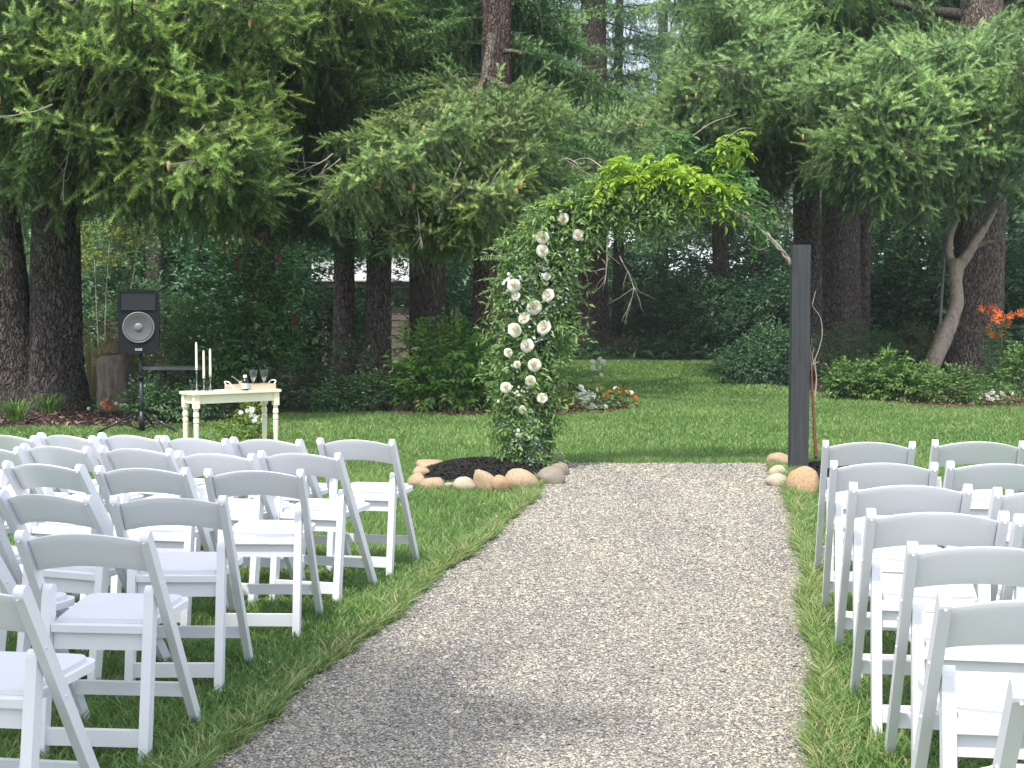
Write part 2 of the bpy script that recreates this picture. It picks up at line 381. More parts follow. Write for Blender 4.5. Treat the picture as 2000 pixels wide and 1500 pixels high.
def rock_mat():
    m, n, l, b = new_mat('river_stone')
    oi = n.new('ShaderNodeObjectInfo'); n1 = tex_noise(n, l, 9, 7, 0.65); n2 = tex_noise(n, l, 40, 5, 0.7)
    r = ramp(n, [(0.32, (0.50, 0.47, 0.45)), (0.45, (0.86, 0.85, 0.84)), (0.6, (1.0, 1.0, 1.0)), (0.74, (1.12, 1.0, 0.84))]); l.new(n1.outputs[0], r.inputs[0])
    mx = n.new('ShaderNodeMix'); mx.data_type = 'RGBA'; mx.blend_type = 'MULTIPLY'; mx.inputs[0].default_value = 1
    l.new(oi.outputs['Color'], mx.inputs[6]); l.new(r.outputs[0], mx.inputs[7]); l.new(mx.outputs[2], b.inputs['Base Color'])
    b.inputs['Roughness'].default_value = 0.75; bump(n, l, n2.outputs[0], b, 0.5, 0.015); return m
M['rock'] = rock_mat()
M['driftwood'] = wood_mat('weathered_log', (0.12, 0.09, 0.065), (0.48, 0.395, 0.30), sx=5, sz=0.7)
M['stump'] = wood_mat('stump_wood', (0.045, 0.038, 0.03), (0.24, 0.20, 0.16), sx=6, sz=0.8)
M['board'] = wood_mat('weathered_board', (0.10, 0.085, 0.07), (0.26, 0.22, 0.18), sx=1.2, sz=9)
M['paleboard'] = plain('raw_timber', (0.36, 0.26, 0.16), 0.8, var=0.2, vscale=10)
M['roof'] = plain('galvanised_roof', (0.72, 0.73, 0.75), 0.35, metal=0.3, var=0.06, vscale=3)
M['folding'] = plain('grey_plastic', (0.11, 0.115, 0.12), 0.5, var=0.1)
M['vinestem'] = plain('grey_vine_stem', (0.33, 0.29, 0.24), 0.85, var=0.3, vscale=30)
M['redstem'] = plain('reddish_stem', (0.17, 0.065, 0.04), 0.7, var=0.3, vscale=20)
M['greystick'] = plain('grey_stick', (0.26, 0.24, 0.22), 0.8, var=0.2)
def glass_mat():
    m, n, l, b = new_mat('clear_glass')
    b.inputs['Base Color'].default_value = (0.95, 0.97, 0.97, 1); b.inputs['Roughness'].default_value = 0.12
    b.inputs['Transmission Weight'].default_value = 1.0; b.inputs['IOR'].default_value = 1.45; return m
M['glass'] = glass_mat()

# ------------------------------------------------------------------ the setting: ground, lawn, path
def sheet(name, poly, z, mat):
    bm = bmesh.new(); vs = [bm.verts.new((x, y, z)) for x, y in poly]; bm.faces.new(vs)
    bmesh.ops.triangulate(bm, faces=bm.faces)
    o = obj(name, bm_mesh(name, bm, mat)); o['kind'] = 'structure'; return o
sheet('ground', [(-160, -30), (160, -30), (160, 260), (-160, 260)], 0.0, M['ground'])
LAWN = [G(px, py) for px, py in ((-700, 842), (-200, 838), (0, 836), (300, 832), (450, 826), (560, 808), (720, 807), (985, 813), (1200, 806), (1246, 795),
        (1185, 772), (1105, 742), (1075, 705), (1250, 704), (1425, 705), (1418, 742), (1540, 757), (1650, 779), (1800, 793), (2000, 797), (2700, 800))] + [(14, 1.0), (-14, 1.0)]
sheet('lawn', LAWN, 0.004, M['lawn'])
PL = np.array([G(*p) for p in ((1092, 907), (1085, 922), (1040, 975), (1000, 1020), (900, 1100), (800, 1182), (700, 1267), (600, 1345), (500, 1430), (410, 1500))] + [(-1.55, 2.0)])
PR = np.array([G(*p) for p in ((1508, 907), (1512, 918), (1535, 960), (1545, 1000), (1558, 1060), (1570, 1130), (1580, 1250), (1590, 1350), (1600, 1500))] + [(0.62, 2.0)])
sheet('gravel_path', [tuple(p) for p in PL] + [tuple(p) for p in PR[::-1]], 0.008, M['gravelbed'])
def xl(y): return np.interp(y, PL[::-1, 1], PL[::-1, 0])
def xr(y): return np.interp(y, PR[::-1, 1], PR[::-1, 0])
YEND = PL[0, 1]
def in_poly(x, y, poly):
    c = np.zeros(len(x), bool); n = len(poly)
    for i in range(n):
        x1, y1 = poly[i]; x2, y2 = poly[(i + 1) % n]
        if y1 == y2: continue
        c ^= ((y1 > y) != (y2 > y)) & (x < (x2 - x1) * (y - y1) / (y2 - y1) + x1)
    return c
BED_L = (-0.25, 12.55, 0.61, 0.93)     # black mulch beds: centre, radii
BED_R = (3.12, 12.5, 0.60, 0.85)
def in_bed(x, y, grow=0.0):
    r = np.zeros(len(x), bool)
    for cx, cy, a, b in (BED_L, BED_R):
        r |= ((x - cx) / (a + grow)) ** 2 + ((y - cy) / (b + grow)) ** 2 < 1
    return r
def wob(y): return 0.022 * np.sin(y * 3.1) + 0.013 * np.sin(y * 7.7 + 1) + 0.012 * np.sin(y * 19.3)
def on_path(x, y): return (x > xl(y) + wob(y)) & (x < xr(y) + wob(y + 9)) & (y < YEND + 0.03 * np.sin(x * 9))

def blades(n, y0, y1, hmin, hmax, w, full, extra=None):
    out = Acc()
    y = np.sqrt(rng.uniform(y0 ** 2, y1 ** 2, n)); x = rng.uniform(-0.40, 0.40, n) * y
    if extra is not None: x, y = extra
    k = in_poly(x, y, LAWN) & ~on_path(x, y) & ~in_bed(x, y)
    x, y = x[k], y[k]; n = len(x)
    pt = np.sin(x * 1.7 + 1.3 * np.sin(y * 1.1)) * np.sin(y * 1.5 + np.sin(x * 2.1)) + 0.5 * np.sin(x * 5.1 + 2) * np.sin(y * 4.3) + 0.5 * np.sin(x * 0.7 + 0.5 * y) * np.sin(y * 0.45 + 1)
    edge = np.minimum(np.abs(x - xl(y)), np.abs(x - xr(y))); near = (edge < 0.22) & (y < YEND)
    h = rng.uniform(hmin, hmax, n) * (1 + 0.18 * pt) * np.where(near, rng.uniform(0.6, 1.45, n), 1)
    az = rng.uniform(0, 2 * math.pi, n); lean = rng.uniform(0.25, 1.2, n) * h; h = h * 0.92
    lx, ly = np.cos(az) * lean, np.sin(az) * lean
    lx += np.where(near, np.where(np.abs(x - xl(y)) < 0.22, 1, -1) * rng.uniform(-0.25, 0.6, n) * h, 0)
    a2 = rng.uniform(0, math.pi, n); wx, wy = np.cos(a2) * w / 2, np.sin(a2) * w / 2
    tone = np.clip(rng.normal(0.45 + 0.11 * pt, 0.17, n), 0, 0.88)
    tone = np.where(rng.random(n) < np.where(near & (edge < 0.1), 0.26, 0.045 + 0.05 * np.clip(pt, 0, 1)), 1.0, tone)
    b0 = np.stack([x - wx, y - wy, np.full(n, 0.0)], 1); b1 = np.stack([x + wx, y + wy, np.full(n, 0.0)], 1)
    tip = np.stack([x + lx, y + ly, h], 1)
    if full:
        m = np.stack([x + lx * 0.3, y + ly * 0.3, h * 0.62], 1); ww = np.stack([wx, wy, np.zeros(n)], 1) * 0.8
        V = np.stack([b0, b1, m - ww, m + ww, tip], 1).reshape(-1, 3)
        f = np.array([(0, 1, 3), (0, 3, 2), (2, 3, 4)])
        Fc = (np.arange(n)[:, None, None] * 5 + f).reshape(-1, 3); T = np.repeat(tone, 5)
    else:
        V = np.stack([b0, b1, tip], 1).reshape(-1, 3); Fc = np.arange(3 * n).reshape(-1, 3); T = np.repeat(tone, 3)
    return V, Fc, T
ga = Acc()
ga.add(*blades(150000, 4.1, 8.0, 0.03, 0.068, 0.0055, True))
ga.add(*blades(230000, 8.0, 14.0, 0.035, 0.065, 0.008, False))
ga.add(*blades(190000, 14.0, 24.0, 0.035, 0.06, 0.014, False))
ga.add(*blades(130000, 24.0, 42.0, 0.04, 0.06, 0.028, False))
for side in (0, 1):                     # longer tufts along the gravel edges
    ey = rng.uniform(4.2, 13.2, 16000); ex = (xl(ey) + wob(ey) - np.abs(rng.normal(0, 0.06, 16000))) if side == 0 else (xr(ey) + wob(ey + 9) + np.abs(rng.normal(0, 0.06, 16000)))
    ga.add(*blades(0, 1, 2, 0.05, 0.085, 0.0065, True, extra=(ex, ey)))
tag(obj('lawn_grass', ga.mesh('lawn_grass', M['blade'])), 'mown green grass of the lawn with ragged edges along the gravel', 'grass', kind='stuff')

def pebbles(n, sampler, rmin, rmax, z0, flat=0.65):
    oct_v = np.array([(1, 0, 0), (-1, 0, 0), (0, 1, 0), (0, -1, 0), (0, 0, 1), (0, 0, -1)], float)
    oct_f = np.array([(0, 2, 4), (2, 1, 4), (1, 3, 4), (3, 0, 4), (2, 0, 5), (1, 2, 5), (3, 1, 5), (0, 3, 5)])
    x, y = sampler(n); n = len(x)
    r = rng.uniform(rmin, rmax, n) * (0.85 + 0.05 * (y - 4.1))
    V = oct_v[None] * r[:, None, None] * rng.uniform(0.65, 1.25, (n, 6, 1))
    a = rng.uniform(0, 6.28, n); c, s = np.cos(a)[:, None], np.sin(a)[:, None]
    st = rng.uniform(1.0, 1.5, n)[:, None]
    X = V[:, :, 0] * st; Y = V[:, :, 1]; Z = V[:, :, 2] * flat + 0.35 * (V[:, :, 0]) * rng.uniform(-1, 1, (n, 1))
    P = np.stack([X * c - Y * s + x[:, None], X * s + Y * c + y[:, None], Z + z0 + r[:, None] * 0.25], 2)
    return P.reshape(-1, 3), (np.arange(n)[:, None, None] * 6 + oct_f).reshape(-1, 3), np.repeat(rng.random(n), 6)
def path_pts(y0, y1):
    def f(n):
        y = y0 * (y1 / y0) ** rng.random(n)
        x = xl(y) - 0.04 + rng.random(n) * (xr(y) - xl(y) + 0.08); k = ~in_bed(x, y, 0.05) & (np.abs(x) < 0.4 * y); return x[k], y[k]
    return f
pa = Acc()
pa.add(*pebbles(112000, path_pts(4.1, 13.35), 0.0034, 0.0078, 0.008))
pa.add(*pebbles(1500, path_pts(4.1, 13.2), 0.008, 0.0145, 0.008))
def spill(n):
    y = rng.uniform(4.2, 13.0, n); o = np.abs(rng.exponential(0.05, n)); sd = rng.random(n) < 0.5
    return np.where(sd, xl(y) + wob(y) - o, xr(y) + wob(y + 9) + o), y
pa.add(*pebbles(5000, spill, 0.004, 0.010, 0.022))
tag(obj('gravel', pa.mesh('gravel', M['stones'])), 'loose grey and tan gravel stones covering the aisle', 'gravel', kind='stuff')

def leaves(acc, P, A, Nn, L, W, tone, mi=0, fold=0.25, droop=0.15, six=False):
    """folded leaf blades: P base, A direction, Nn rough normal, L length, W width"""
    A = norm(A); S = norm(np.cross(Nn, A)); Nn = np.cross(A, S)
    L = np.broadcast_to(L, (len(P),))[:, None]; W = np.broadcast_to(W, (len(P),))[:, None]
    tip = P + A * L - Nn * L * droop
    if not six:
        mid = P + A * L * 0.45
        l_ = mid + S * W * 0.5 + Nn * W * fold; r_ = mid - S * W * 0.5 + Nn * W * fold
        V = np.stack([P, l_, tip, r_], 1).reshape(-1, 3); f = np.array([(0, 2, 1), (0, 3, 2)]); k = 4
    else:
        m1, m2 = P + A * L * 0.3, P + A * L * 0.65 - Nn * L * droop * 0.35
        V = np.stack([P, m1 + S * W * 0.48 + Nn * W * fold, m2 + S * W * 0.38 + Nn * W * fold, tip, m2 - S * W * 0.38 + Nn * W * fold, m1 - S * W * 0.48 + Nn * W * fold, m2], 1).reshape(-1, 3)
        f = np.array([(0, 6, 1), (1, 6, 2), (2, 6, 3), (3, 6, 4), (4, 6, 5), (5, 6, 0)]); k = 7
    n = len(P); Fc = (np.arange(n)[:, None, None] * k + f).reshape(-1, 3)
    acc.add(V, Fc, np.repeat(tone, k), mi)

acc = Acc(); n = 260; yy = rng.uniform(4.3, 13, n); xx = xl(yy) - 0.5 + rng.random(n) ** 1.0 * (xr(yy) - xl(yy) + 0.9)
P = np.stack([xx, yy, np.full(n, 0.018) + np.where(on_path(xx, yy), 0, 0.03)], 1); A = rng.normal(0, 1, (n, 3)); A[:, 2] *= 0.15
leaves(acc, P, A, np.tile([0, 0, 1.0], (n, 1)) + rng.normal(0, 0.3, (n, 3)), rng.uniform(0.012, 0.04, n), rng.uniform(0.005, 0.016, n), rng.random(n))
tag(obj('leaf_litter', acc.mesh('leaf_litter', M['straw'])), 'scattered dry leaf bits on the gravel and its grassy edges', 'leaf litter', kind='stuff')

# ------------------------------------------------------------------ spruce branches (prototypes, shared by all spruces)
def needles(acc, O, D, L, T, k, nl, w, r_):
    O, D, L, T = map(np.asarray, (O, D, L, T)); n = len(O); D = norm(D); e1, e2 = basis(D)
    j = np.arange(k); t = np.broadcast_to((j + 0.3) / k, (n, k)); az = j * 2.4 + r_.uniform(0, 6.28, (n, 1)) + r_.uniform(-0.4, 0.4, (n, k))
    al = np.radians(70 - 30 * t ** 3) * r_.uniform(0.8, 1.15, (n, k))
    rad = np.cos(az)[..., None] * e1[:, None] + np.sin(az)[..., None] * e2[:, None]
    d = np.cos(al)[..., None] * D[:, None] + np.sin(al)[..., None] * rad
    b = O[:, None] + D[:, None] * (L[:, None] * t)[..., None]
    tip = b + d * (nl * r_.uniform(0.75, 1.15, (n, k)))[..., None]
    s = norm(np.cross(d, np.broadcast_to(D[:, None], d.shape))) * w
    V = np.stack([b - s, b + s, tip], 2).reshape(-1, 3)
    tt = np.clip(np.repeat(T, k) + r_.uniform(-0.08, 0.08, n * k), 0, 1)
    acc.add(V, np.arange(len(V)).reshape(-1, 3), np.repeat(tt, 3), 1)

def spruce_branch(seed, L=3.2, dens=1.0, k=30, nl=0.036, w=0.0050, hang=1.0, low=False):
    r_ = np.random.default_rng(seed); acc = Acc()
    ts = np.linspace(0, 1, 14)
    sway = 0.30 * np.sin(ts * 4 + r_.uniform(0, 6)) * ts
    main = np.stack([ts * L, sway * L * 0.35, L * (0.10 * ts - 0.34 * ts ** 2 + 0.20 * ts ** 4)], 1)
    acc.add(*tube(main, np.linspace(0.034, 0.006, 14), 5 if not low else 3, False), tone=0.5, mi=0)
    O, D, SL, T = [], [], [], []
    def at_(path, t):
        f = t * (len(path) - 1); i = min(int(f), len(path) - 2); return path[i] + (path[i + 1] - path[i]) * (f - i), path[i + 1] - path[i]
    def shoot(p, d, l, t): O.append(p); D.append(d); SL.append(l); T.append(t)
    step = 0.10 / dens; s = 0.3
    def hanging(p, ln):
        hp = [p]; drift = r_.uniform(-0.12, 0.12, 2)
        nseg = 4
        for q in range(nseg): hp.append(hp[-1] + np.array([drift[0] * 0.3, drift[1] * 0.3, -ln / nseg]))
        hp = np.array(hp)
        if not low: acc.add(*tube(hp, np.linspace(0.004, 0.002, 5), 3, False), tone=0.4, mi=0)
        u = 0.03
        while u < ln:
            pp, dd = at_(hp, u / ln); a = r_.uniform(0, 6.28)
            sp = 0.55
            shoot(pp, np.array([math.cos(a) * sp, math.sin(a) * sp, -0.85]), r_.uniform(0.07, 0.13), np.clip(r_.normal(0.30, 0.12), 0.02, 0.7)); u += (0.075 if not low else 0.10) / dens
        shoot(hp[-1], np.array([0, 0, -1.0]), 0.12, 0.45)
    while s < L:
        t = s / L; p, dm = at_(main, t); dm = dm / np.linalg.norm(dm)
        for side in (-1, 1):
            if r_.random() < 0.12: continue
            sl = (0.28 + 0.95 * (L / 3.2) ** 0.7 * (1 - t) ** 0.7 * min(1, 0.45 + t * 2.2)) * r_.uniform(0.55, 1.3)
            ang = R(r_.uniform(30, 74)); ax = np.array([dm[0] * math.cos(ang) - side * dm[1] * math.sin(ang) * 0, side * math.sin(ang), dm[2] * 0.5]); ax = ax / np.linalg.norm(ax)
            ax = np.array([math.cos(ang), side * math.sin(ang), dm[2] * 0.6 + r_.uniform(-0.30, 0.30)])
            q = np.linspace(0, 1, 7)
            path = p + q[:, None] * sl * ax + np.stack([0 * q, 0 * q, -r_.uniform(0.15, 0.5) * sl * q ** 2 + r_.uniform(0.05, 0.3) * sl * q ** 4], 1)
            acc.add(*tube(path, np.linspace(0.007, 0.002, 7), 3, False), tone=0.5, mi=0)
            if not low:
                for qq in np.arange(0.05, 0.98, 0.11 / sl):
                    pp, dd = at_(path, qq); shoot(pp, dd, 0.13, np.clip(0.33 + 0.25 * qq + r_.normal(0, 0.1), 0, 1))
            u = 0.06; sgn = 1
            while u < sl:
                pp, dd = at_(path, u / sl); dd = dd / np.linalg.norm(dd); sd = np.array([-dd[1], dd[0], 0.0]); sgn = -sgn
                outer = u / sl
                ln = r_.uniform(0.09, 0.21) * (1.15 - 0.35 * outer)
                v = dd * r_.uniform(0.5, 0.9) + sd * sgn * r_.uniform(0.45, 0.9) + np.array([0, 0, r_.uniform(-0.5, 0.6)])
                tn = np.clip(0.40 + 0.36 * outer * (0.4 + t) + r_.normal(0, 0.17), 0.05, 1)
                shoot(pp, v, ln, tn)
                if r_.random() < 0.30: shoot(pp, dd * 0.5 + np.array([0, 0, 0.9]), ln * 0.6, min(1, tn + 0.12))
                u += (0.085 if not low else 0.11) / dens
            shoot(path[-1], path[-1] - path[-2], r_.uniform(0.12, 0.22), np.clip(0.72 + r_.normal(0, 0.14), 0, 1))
            u = r_.uniform(0.05, 0.2)
            while u < sl * 0.95 and hang > 0:
                pp, dd = at_(path, u / sl); hanging(pp, r_.uniform(0.14, 0.55) * hang * (1.1 - 0.45 * t)); u += (0.19 if not low else 0.3) / dens
        s += step * (1 if not low else 1.8)
    shoot(main[-1], main[-1] - main[-2], 0.2, 0.85)
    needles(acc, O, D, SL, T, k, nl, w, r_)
    return acc, main[-1]
BR = []
for sd in range(5):
    a, tip = spruce_branch(100 + sd, hang=(0.9, 1.15, 0.7, 1.3, 0.5)[sd]); BR.append((a.mesh('spruce_branch', [M['twig'], M['needle']]), tip))
BX = []
for sd in range(3):
    a, tip = spruce_branch(400 + sd, L=4.8, dens=0.95, k=26, nl=0.038, w=0.0058, hang=(0.8, 1.1, 0.6)[sd]); BX.append((a.mesh('spruce_bough', [M['twig'], M['needle']]), tip))
BL = []; low_arr = []
for sd in range(3):
    a, tip = spruce_branch(200 + sd, k=6, nl=0.06, w=0.012, low=True); BL.append((a.mesh('spruce_branch_far', [M['twig'], M['needle']]), tip)); low_arr.append(a.arrays())
# upper crown: the part of a spruce above the picture, one shared mesh
uc = Acc(); r_ = np.random.default_rng(5)
for i in range(30):
    z = 8.5 * (i / 46) ** 1.05; yaw = i * 2.4 + r_.uniform(-0.4, 0.4); scl = (0.95 - 0.075 * z) * r_.uniform(0.85, 1.15)
    V, Fc, T, Mi = low_arr[i % 3]; sel = slice(None)
    c, s = math.cos(yaw), math.sin(yaw); P = V * scl
    P = np.stack([P[:, 0] * c - P[:, 1] * s, P[:, 0] * s + P[:, 1] * c, P[:, 2] + z], 1)
    nb = Mi == 1
    uc.add(P, Fc[nb], T, 1)
UC = uc.mesh('spruce_upper_crown', [M['twig'], M['needle']])

def cone_mesh():
    bm = lathe([(0.004, 0), (0.016, -0.012), (0.02, -0.04), (0.017, -0.075), (0.006, -0.1)], 8)
    return bm_mesh('spruce_cone', bm, M['cone'], True)
CONE = cone_mesh()

def trunk_mesh(w, h, lean=(0, 0), flare=1.7, seed=0, mat='bark', segs=40, taper=0.45):
    zs = np.concatenate([np.linspace(-0.1, 1.2, 12), np.linspace(1.35, h, 34)])
    r0 = w / 2; r_ = np.random.default_rng(seed); ph = r_.uniform(0, 6, 2)
    rad = r0 * (1 - taper * np.clip(zs, 0, None) / h) * (1 + (flare - 1) * np.exp(-np.clip(zs, 0, None) / 0.32))
    P = np.stack([lean[0] * zs / h + 0.03 * np.sin(zs * 0.7 + ph[0]), lean[1] * zs / h + 0.03 * np.sin(zs * 0.6 + ph[1]), zs], 1)
    V, Fc = tube(P, rad, segs, True, ridge=0.085, ridge_n=17, seed=seed)
    return np_mesh('tree_trunk', V, Fc, M[mat], None, None, True)

def twig_mesh(seed, L=1.2, r0=0.014, n=7):
    r_ = np.random.default_rng(seed); acc = Acc()
    p = np.array([0, 0, 0.0]); d = np.array([1, 0, -0.25]); pts = [p]
    for i in range(8):
        d = d + r_.normal(0, 0.16, 3) + np.array([0, 0, -0.03]); p = p + norm(d) * L / 8; pts.append(p)
    pts = np.array(pts); acc.add(*tube(pts, np.linspace(r0, 0.003, 9), 5))
    for j in range(n):
        i = r_.integers(1, 7); dd = norm(pts[i + 1] - pts[i]) + r_.normal(0, 0.55, 3); q = [pts[i]]
        for s in range(4): dd = dd + r_.normal(0, 0.2, 3); q.append(q[-1] + norm(dd) * L * 0.09 * r_.uniform(0.6, 1.3))
        acc.add(*tube(np.array(q), np.linspace(r0 * 0.45, 0.002, 5), 4))
    return acc.mesh('dead_twig', M['deadwood'], True)
TW = [twig_mesh(s) for s in range(4)]

def aim(tree, z0, target, proto, color, name='branch', roll=None, origin=(0, 0)):
    me, tip = proto
    o = Vector((origin[0], origin[1], z0)); v = Vector(target) - tree.location - o
    ln = v.length; tl = Vector(tip).length
    yaw = math.atan2(v.y, v.x); pitch = math.asin(max(-1, min(1, v.z / ln))); tp = math.asin(tip[2] / tl)
    s = ln / tl
    b = obj(name, me, tree, o, (0, 0, 0), (s, s, s), color)
    b.rotation_euler = Euler((random.uniform(-0.6, 0.6) if roll is None else roll, -(pitch - tp), yaw - math.atan2(tip[1], tip[0])), 'XYZ')
    return b
def vary(c, a=0.12):
    k = random.uniform(1 - a, 1 + a); return (c[0] * k * random.uniform(0.93, 1.07), c[1] * k, c[2] * k * random.uniform(0.9, 1.1))
def whorls(tree, z0, z1, dz, per, scl, color, far=True, pitch=(-22, 4), yaw=None, origin=(0, 0), lean=(0, 0)):
    z = z0; k = random.random() * 6
    while z < z1:
        for q in range(per):
            yw = (k + q * 2 * math.pi / per + random.uniform(-0.5, 0.5)) if yaw is None else R(random.uniform(*yaw))
            pr = random.choice(BL if far else BR); s = scl * random.uniform(0.75, 1.2) * (1 - 0.25 * (z - z0) / max(1, z1 - z0))
            b = obj('branch', pr[0], tree, (origin[0] + lean[0] * z, origin[1] + lean[1] * z, z + random.uniform(-0.2, 0.2)), (0, 0, 0), s, vary(color))
            b.rotation_euler = Euler((random.uniform(-0.3, 0.3), -R(random.uniform(*pitch)), yw), 'XYZ')
        k += 1.1; z += dz
def spruce(px, d, w, label, h=15.0, mat='bark', seed=0, lean=(0, 0), crown_z=None, color=(1, 1, 1), flare=1.3, name='spruce_tree', group='conifers of the wood behind the lawn', crown_scale=1.0):
    t = thing(name, label, 'tree', ((px - 1000) / F * d, d, 0), 0, group)
    obj('trunk', trunk_mesh(w, h, lean, flare, seed, mat), t)
    if crown_z is not None:
        u = obj('upper_crown', UC, t, (lean[0] * crown_z / h, lean[1] * crown_z / h, crown_z), (0, 0, random.uniform(0, 6)), crown_scale, color); u['kind'] = 'stuff'
    return t

YG, BG, OG, DK = (1.20, 1.22, 0.86), (1.24, 1.27, 1.20), (1.18, 1.12, 0.96), (1.05, 1.22, 1.18)

# ------------------------------------------------------------------ the spruces
def region_targets(n, poly, dr):
    xs = [p[0] for p in poly]; ys = [p[1] for p in poly]; out = []
    while len(out) < n:
        x, y = random.uniform(min(xs), max(xs)), random.uniform(min(ys), max(ys))
        if in_poly(np.array([x]), np.array([y]), poly)[0]: out.append(at(x, y, random.uniform(*dr)))
    return out
def hero(tree, n, poly, dr, color, zup=(0.4, 1.6), origin=(0, 0), big=False):
    for tg in region_targets(n, poly, dr):
        z0 = max(2.6, tg.z + random.uniform(*zup))
        b = aim(tree, z0, tg, random.choice(BX if big else BR), vary(color), origin=origin)
        if random.random() < 0.28:                                  # a bare twig among the green
            obj('dead_twig', random.choice(TW), tree, tg - tree.location + Vector((random.uniform(-0.4, 0.4), -0.15, random.uniform(-0.1, 0.25))), (random.uniform(0, 6), R(random.uniform(-10, 70)), random.uniform(2.2, 7)), random.uniform(0.45, 0.8))
        if random.random() < 0.6:                                   # cones hang under the outer twigs
            f_ = 1.5 if big else 1.0
            for q in range(random.randint(1, 4)):
                x_ = random.uniform(2.1, 3.15) * f_; t_ = x_ / (3.2 * f_); z_ = 3.2 * f_ * (0.10 * t_ - 0.34 * t_ ** 2 + 0.20 * t_ ** 4)
                c = obj('cone', CONE, b, (x_, random.uniform(-0.45, 0.45), z_ - random.uniform(0.02, 0.16)), (0, 0, 0), 1.25 / b.scale[0])
                c.rotation_euler = (b.rotation_euler.x * -1, -b.rotation_euler.y, 0)
def twigs(tree, items, s=(0.8, 1.3)):
    for px, py, d, yaw, pitch in items:
        p = at(px, py, d) - tree.location
        o = obj('dead_twig', random.choice(TW), tree, p, (random.uniform(0, 6), R(pitch), R(yaw)), random.uniform(*s))

# huge double trunk behind the loudspeaker
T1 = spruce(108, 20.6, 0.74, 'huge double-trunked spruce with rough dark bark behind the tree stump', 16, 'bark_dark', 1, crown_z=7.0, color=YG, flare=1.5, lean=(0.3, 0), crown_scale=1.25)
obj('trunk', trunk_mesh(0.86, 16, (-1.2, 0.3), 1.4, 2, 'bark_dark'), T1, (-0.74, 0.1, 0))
hero(T1, 40, [(-120, -80), (520, -80), (540, 190), (520, 260), (440, 265), (330, 230), (150, 240), (-100, 235)], (16.6, 19.6), YG)
hero(T1, 12, [(380, 230), (540, 240), (520, 340), (440, 365), (370, 355)], (16.8, 18.2), YG)
hero(T1, 10, [(-60, 230), (250, 230), (230, 330), (60, 300), (-60, 290)], (17.5, 19.0), YG, (0.3, 0.9))
whorls(T1, 4.6, 7.2, 0.5, 5, 0.95, YG, far=False)
T1b = spruce(505, 25.5, 0.6, 'dark spruce trunk hidden behind the tall red-flowered shrub', 15, 'bark', 3, crown_z=7.5, color=YG)
hero(T1b, 22, [(430, -80), (700, -60), (700, 60), (640, 130), (520, 160), (420, 120)], (19.5, 23), YG, (0.3, 1.2))
hero(T1b, 14, [(420, 120), (640, 130), (660, 260), (560, 330), (450, 300)], (22.5, 24.5), OG, (0.3, 1.0))
whorls(T1b, 3.6, 7.6, 0.5, 5, 0.85, DK, far=False)

# the row in the middle
T2 = spruce(672, 29.6, 0.46, 'slim grey trunked conifer beside the shed, nearer the red-flowered shrub', 15, 'bark_grey', 4, crown_z=7.5, color=DK)
T3 = spruce(740, 29.6, 0.56, 'straight trunked conifer standing in front of the pale shed roof', 16, 'bark_grey', 5, crown_z=8, color=DK)
T4 = spruce(838, 27.0, 0.70, 'almost black shaded trunk between the shed and the leafy bright bush', 15, 'bark', 6, crown_z=7.0, color=DK)
T5 = spruce(955, 21.1, 0.50, 'tall reddish spruce rising out of the bark bed with a snapped lichen-covered limb', 17, 'bark_red', 7, crown_z=8.6, color=OG, lean=(0.25, 0))
for t_, z0 in ((T2, 4.1), (T3, 4.3), (T4, 4.0)): whorls(t_, z0, 8.2, 0.55, 5, 0.85, DK, far=False)
hero(T5, 30, [(620, 280), (760, 220), (900, 255), (1010, 240), (1000, 370), (900, 400), (800, 380), (700, 370), (640, 330)], (17.8, 20.2), OG, (0.3, 1.2))
hero(T5, 10, [(700, 380), (960, 370), (900, 460), (800, 470)], (18.2, 19.8), OG, (0.3, 0.8))
whorls(T5, 4.4, 7.6, 0.55, 4, 0.8, DK, far=False, yaw=(5, 175))
twigs(T5, [(650, 300, 18.8, 190, 40), (665, 310, 18.7, 200, 55), (700, 350, 18.6, 185, 50), (640, 320, 18.8, 170, 60), (980, 400, 19.0, -40, 75), (815, 400, 18.4, -60, 80)], (0.55, 0.8))
acc = Acc()
acc.add(*tube(spline([at(960, 70, 20.6), at(957, 95, 20.5), at(950, 130, 20.4), at(944, 160, 20.35), at(930, 178, 20.3), at(920, 192, 20.2)], 4), np.linspace(0.075, 0.035, 21), 8, ridge=0.06))
acc.add(*tube(spline([at(946, 150, 20.38), at(965, 158, 20.3), at(985, 168, 20.3), at(1000, 176, 20.25)], 4), np.linspace(0.045, 0.03, 13), 7))
acc.add(*tube(spline([at(985, 100, 20.9), at(1005, 100, 20.8), at(1022, 106, 20.7)], 4), np.linspace(0.04, 0.025, 9), 6))
lb = obj('broken_limb', acc.mesh('broken_limb', M['lichen_bark'], True), T5); lb.matrix_parent_inverse = Matrix.Translation(-T5.location)

# beyond the far lawn
T6 = spruce(1157, 46.5, 1.05, 'massive reddish trunk with a flared foot at the far end of the lawn', 19, 'bark_red', 8, crown_z=15, color=DK, flare=1.8, crown_scale=1.3)
T6b = spruce(1206, 51.0, 0.42, 'thin trunk just behind the massive flared reddish trunk', 17, 'bark', 9)
T7 = spruce(1404, 53.0, 0.66, 'dark trunk in the gap under the flower arch with sky glinting beside it', 18, 'bark', 10, crown_z=12.5, color=DK, crown_scale=1.2)
for t_, z0, z1 in ((T6, 6.0, 13.5), (T6b, 6.0, 12), (T7, 5.4, 13)): whorls(t_, z0, z1 + 1, 1.05, 4, 1.25, DK)
twigs(T6, [(1180, 450, 40, -50, 50), (1210, 500, 39.5, -45, 45)], (1.6, 2.0))
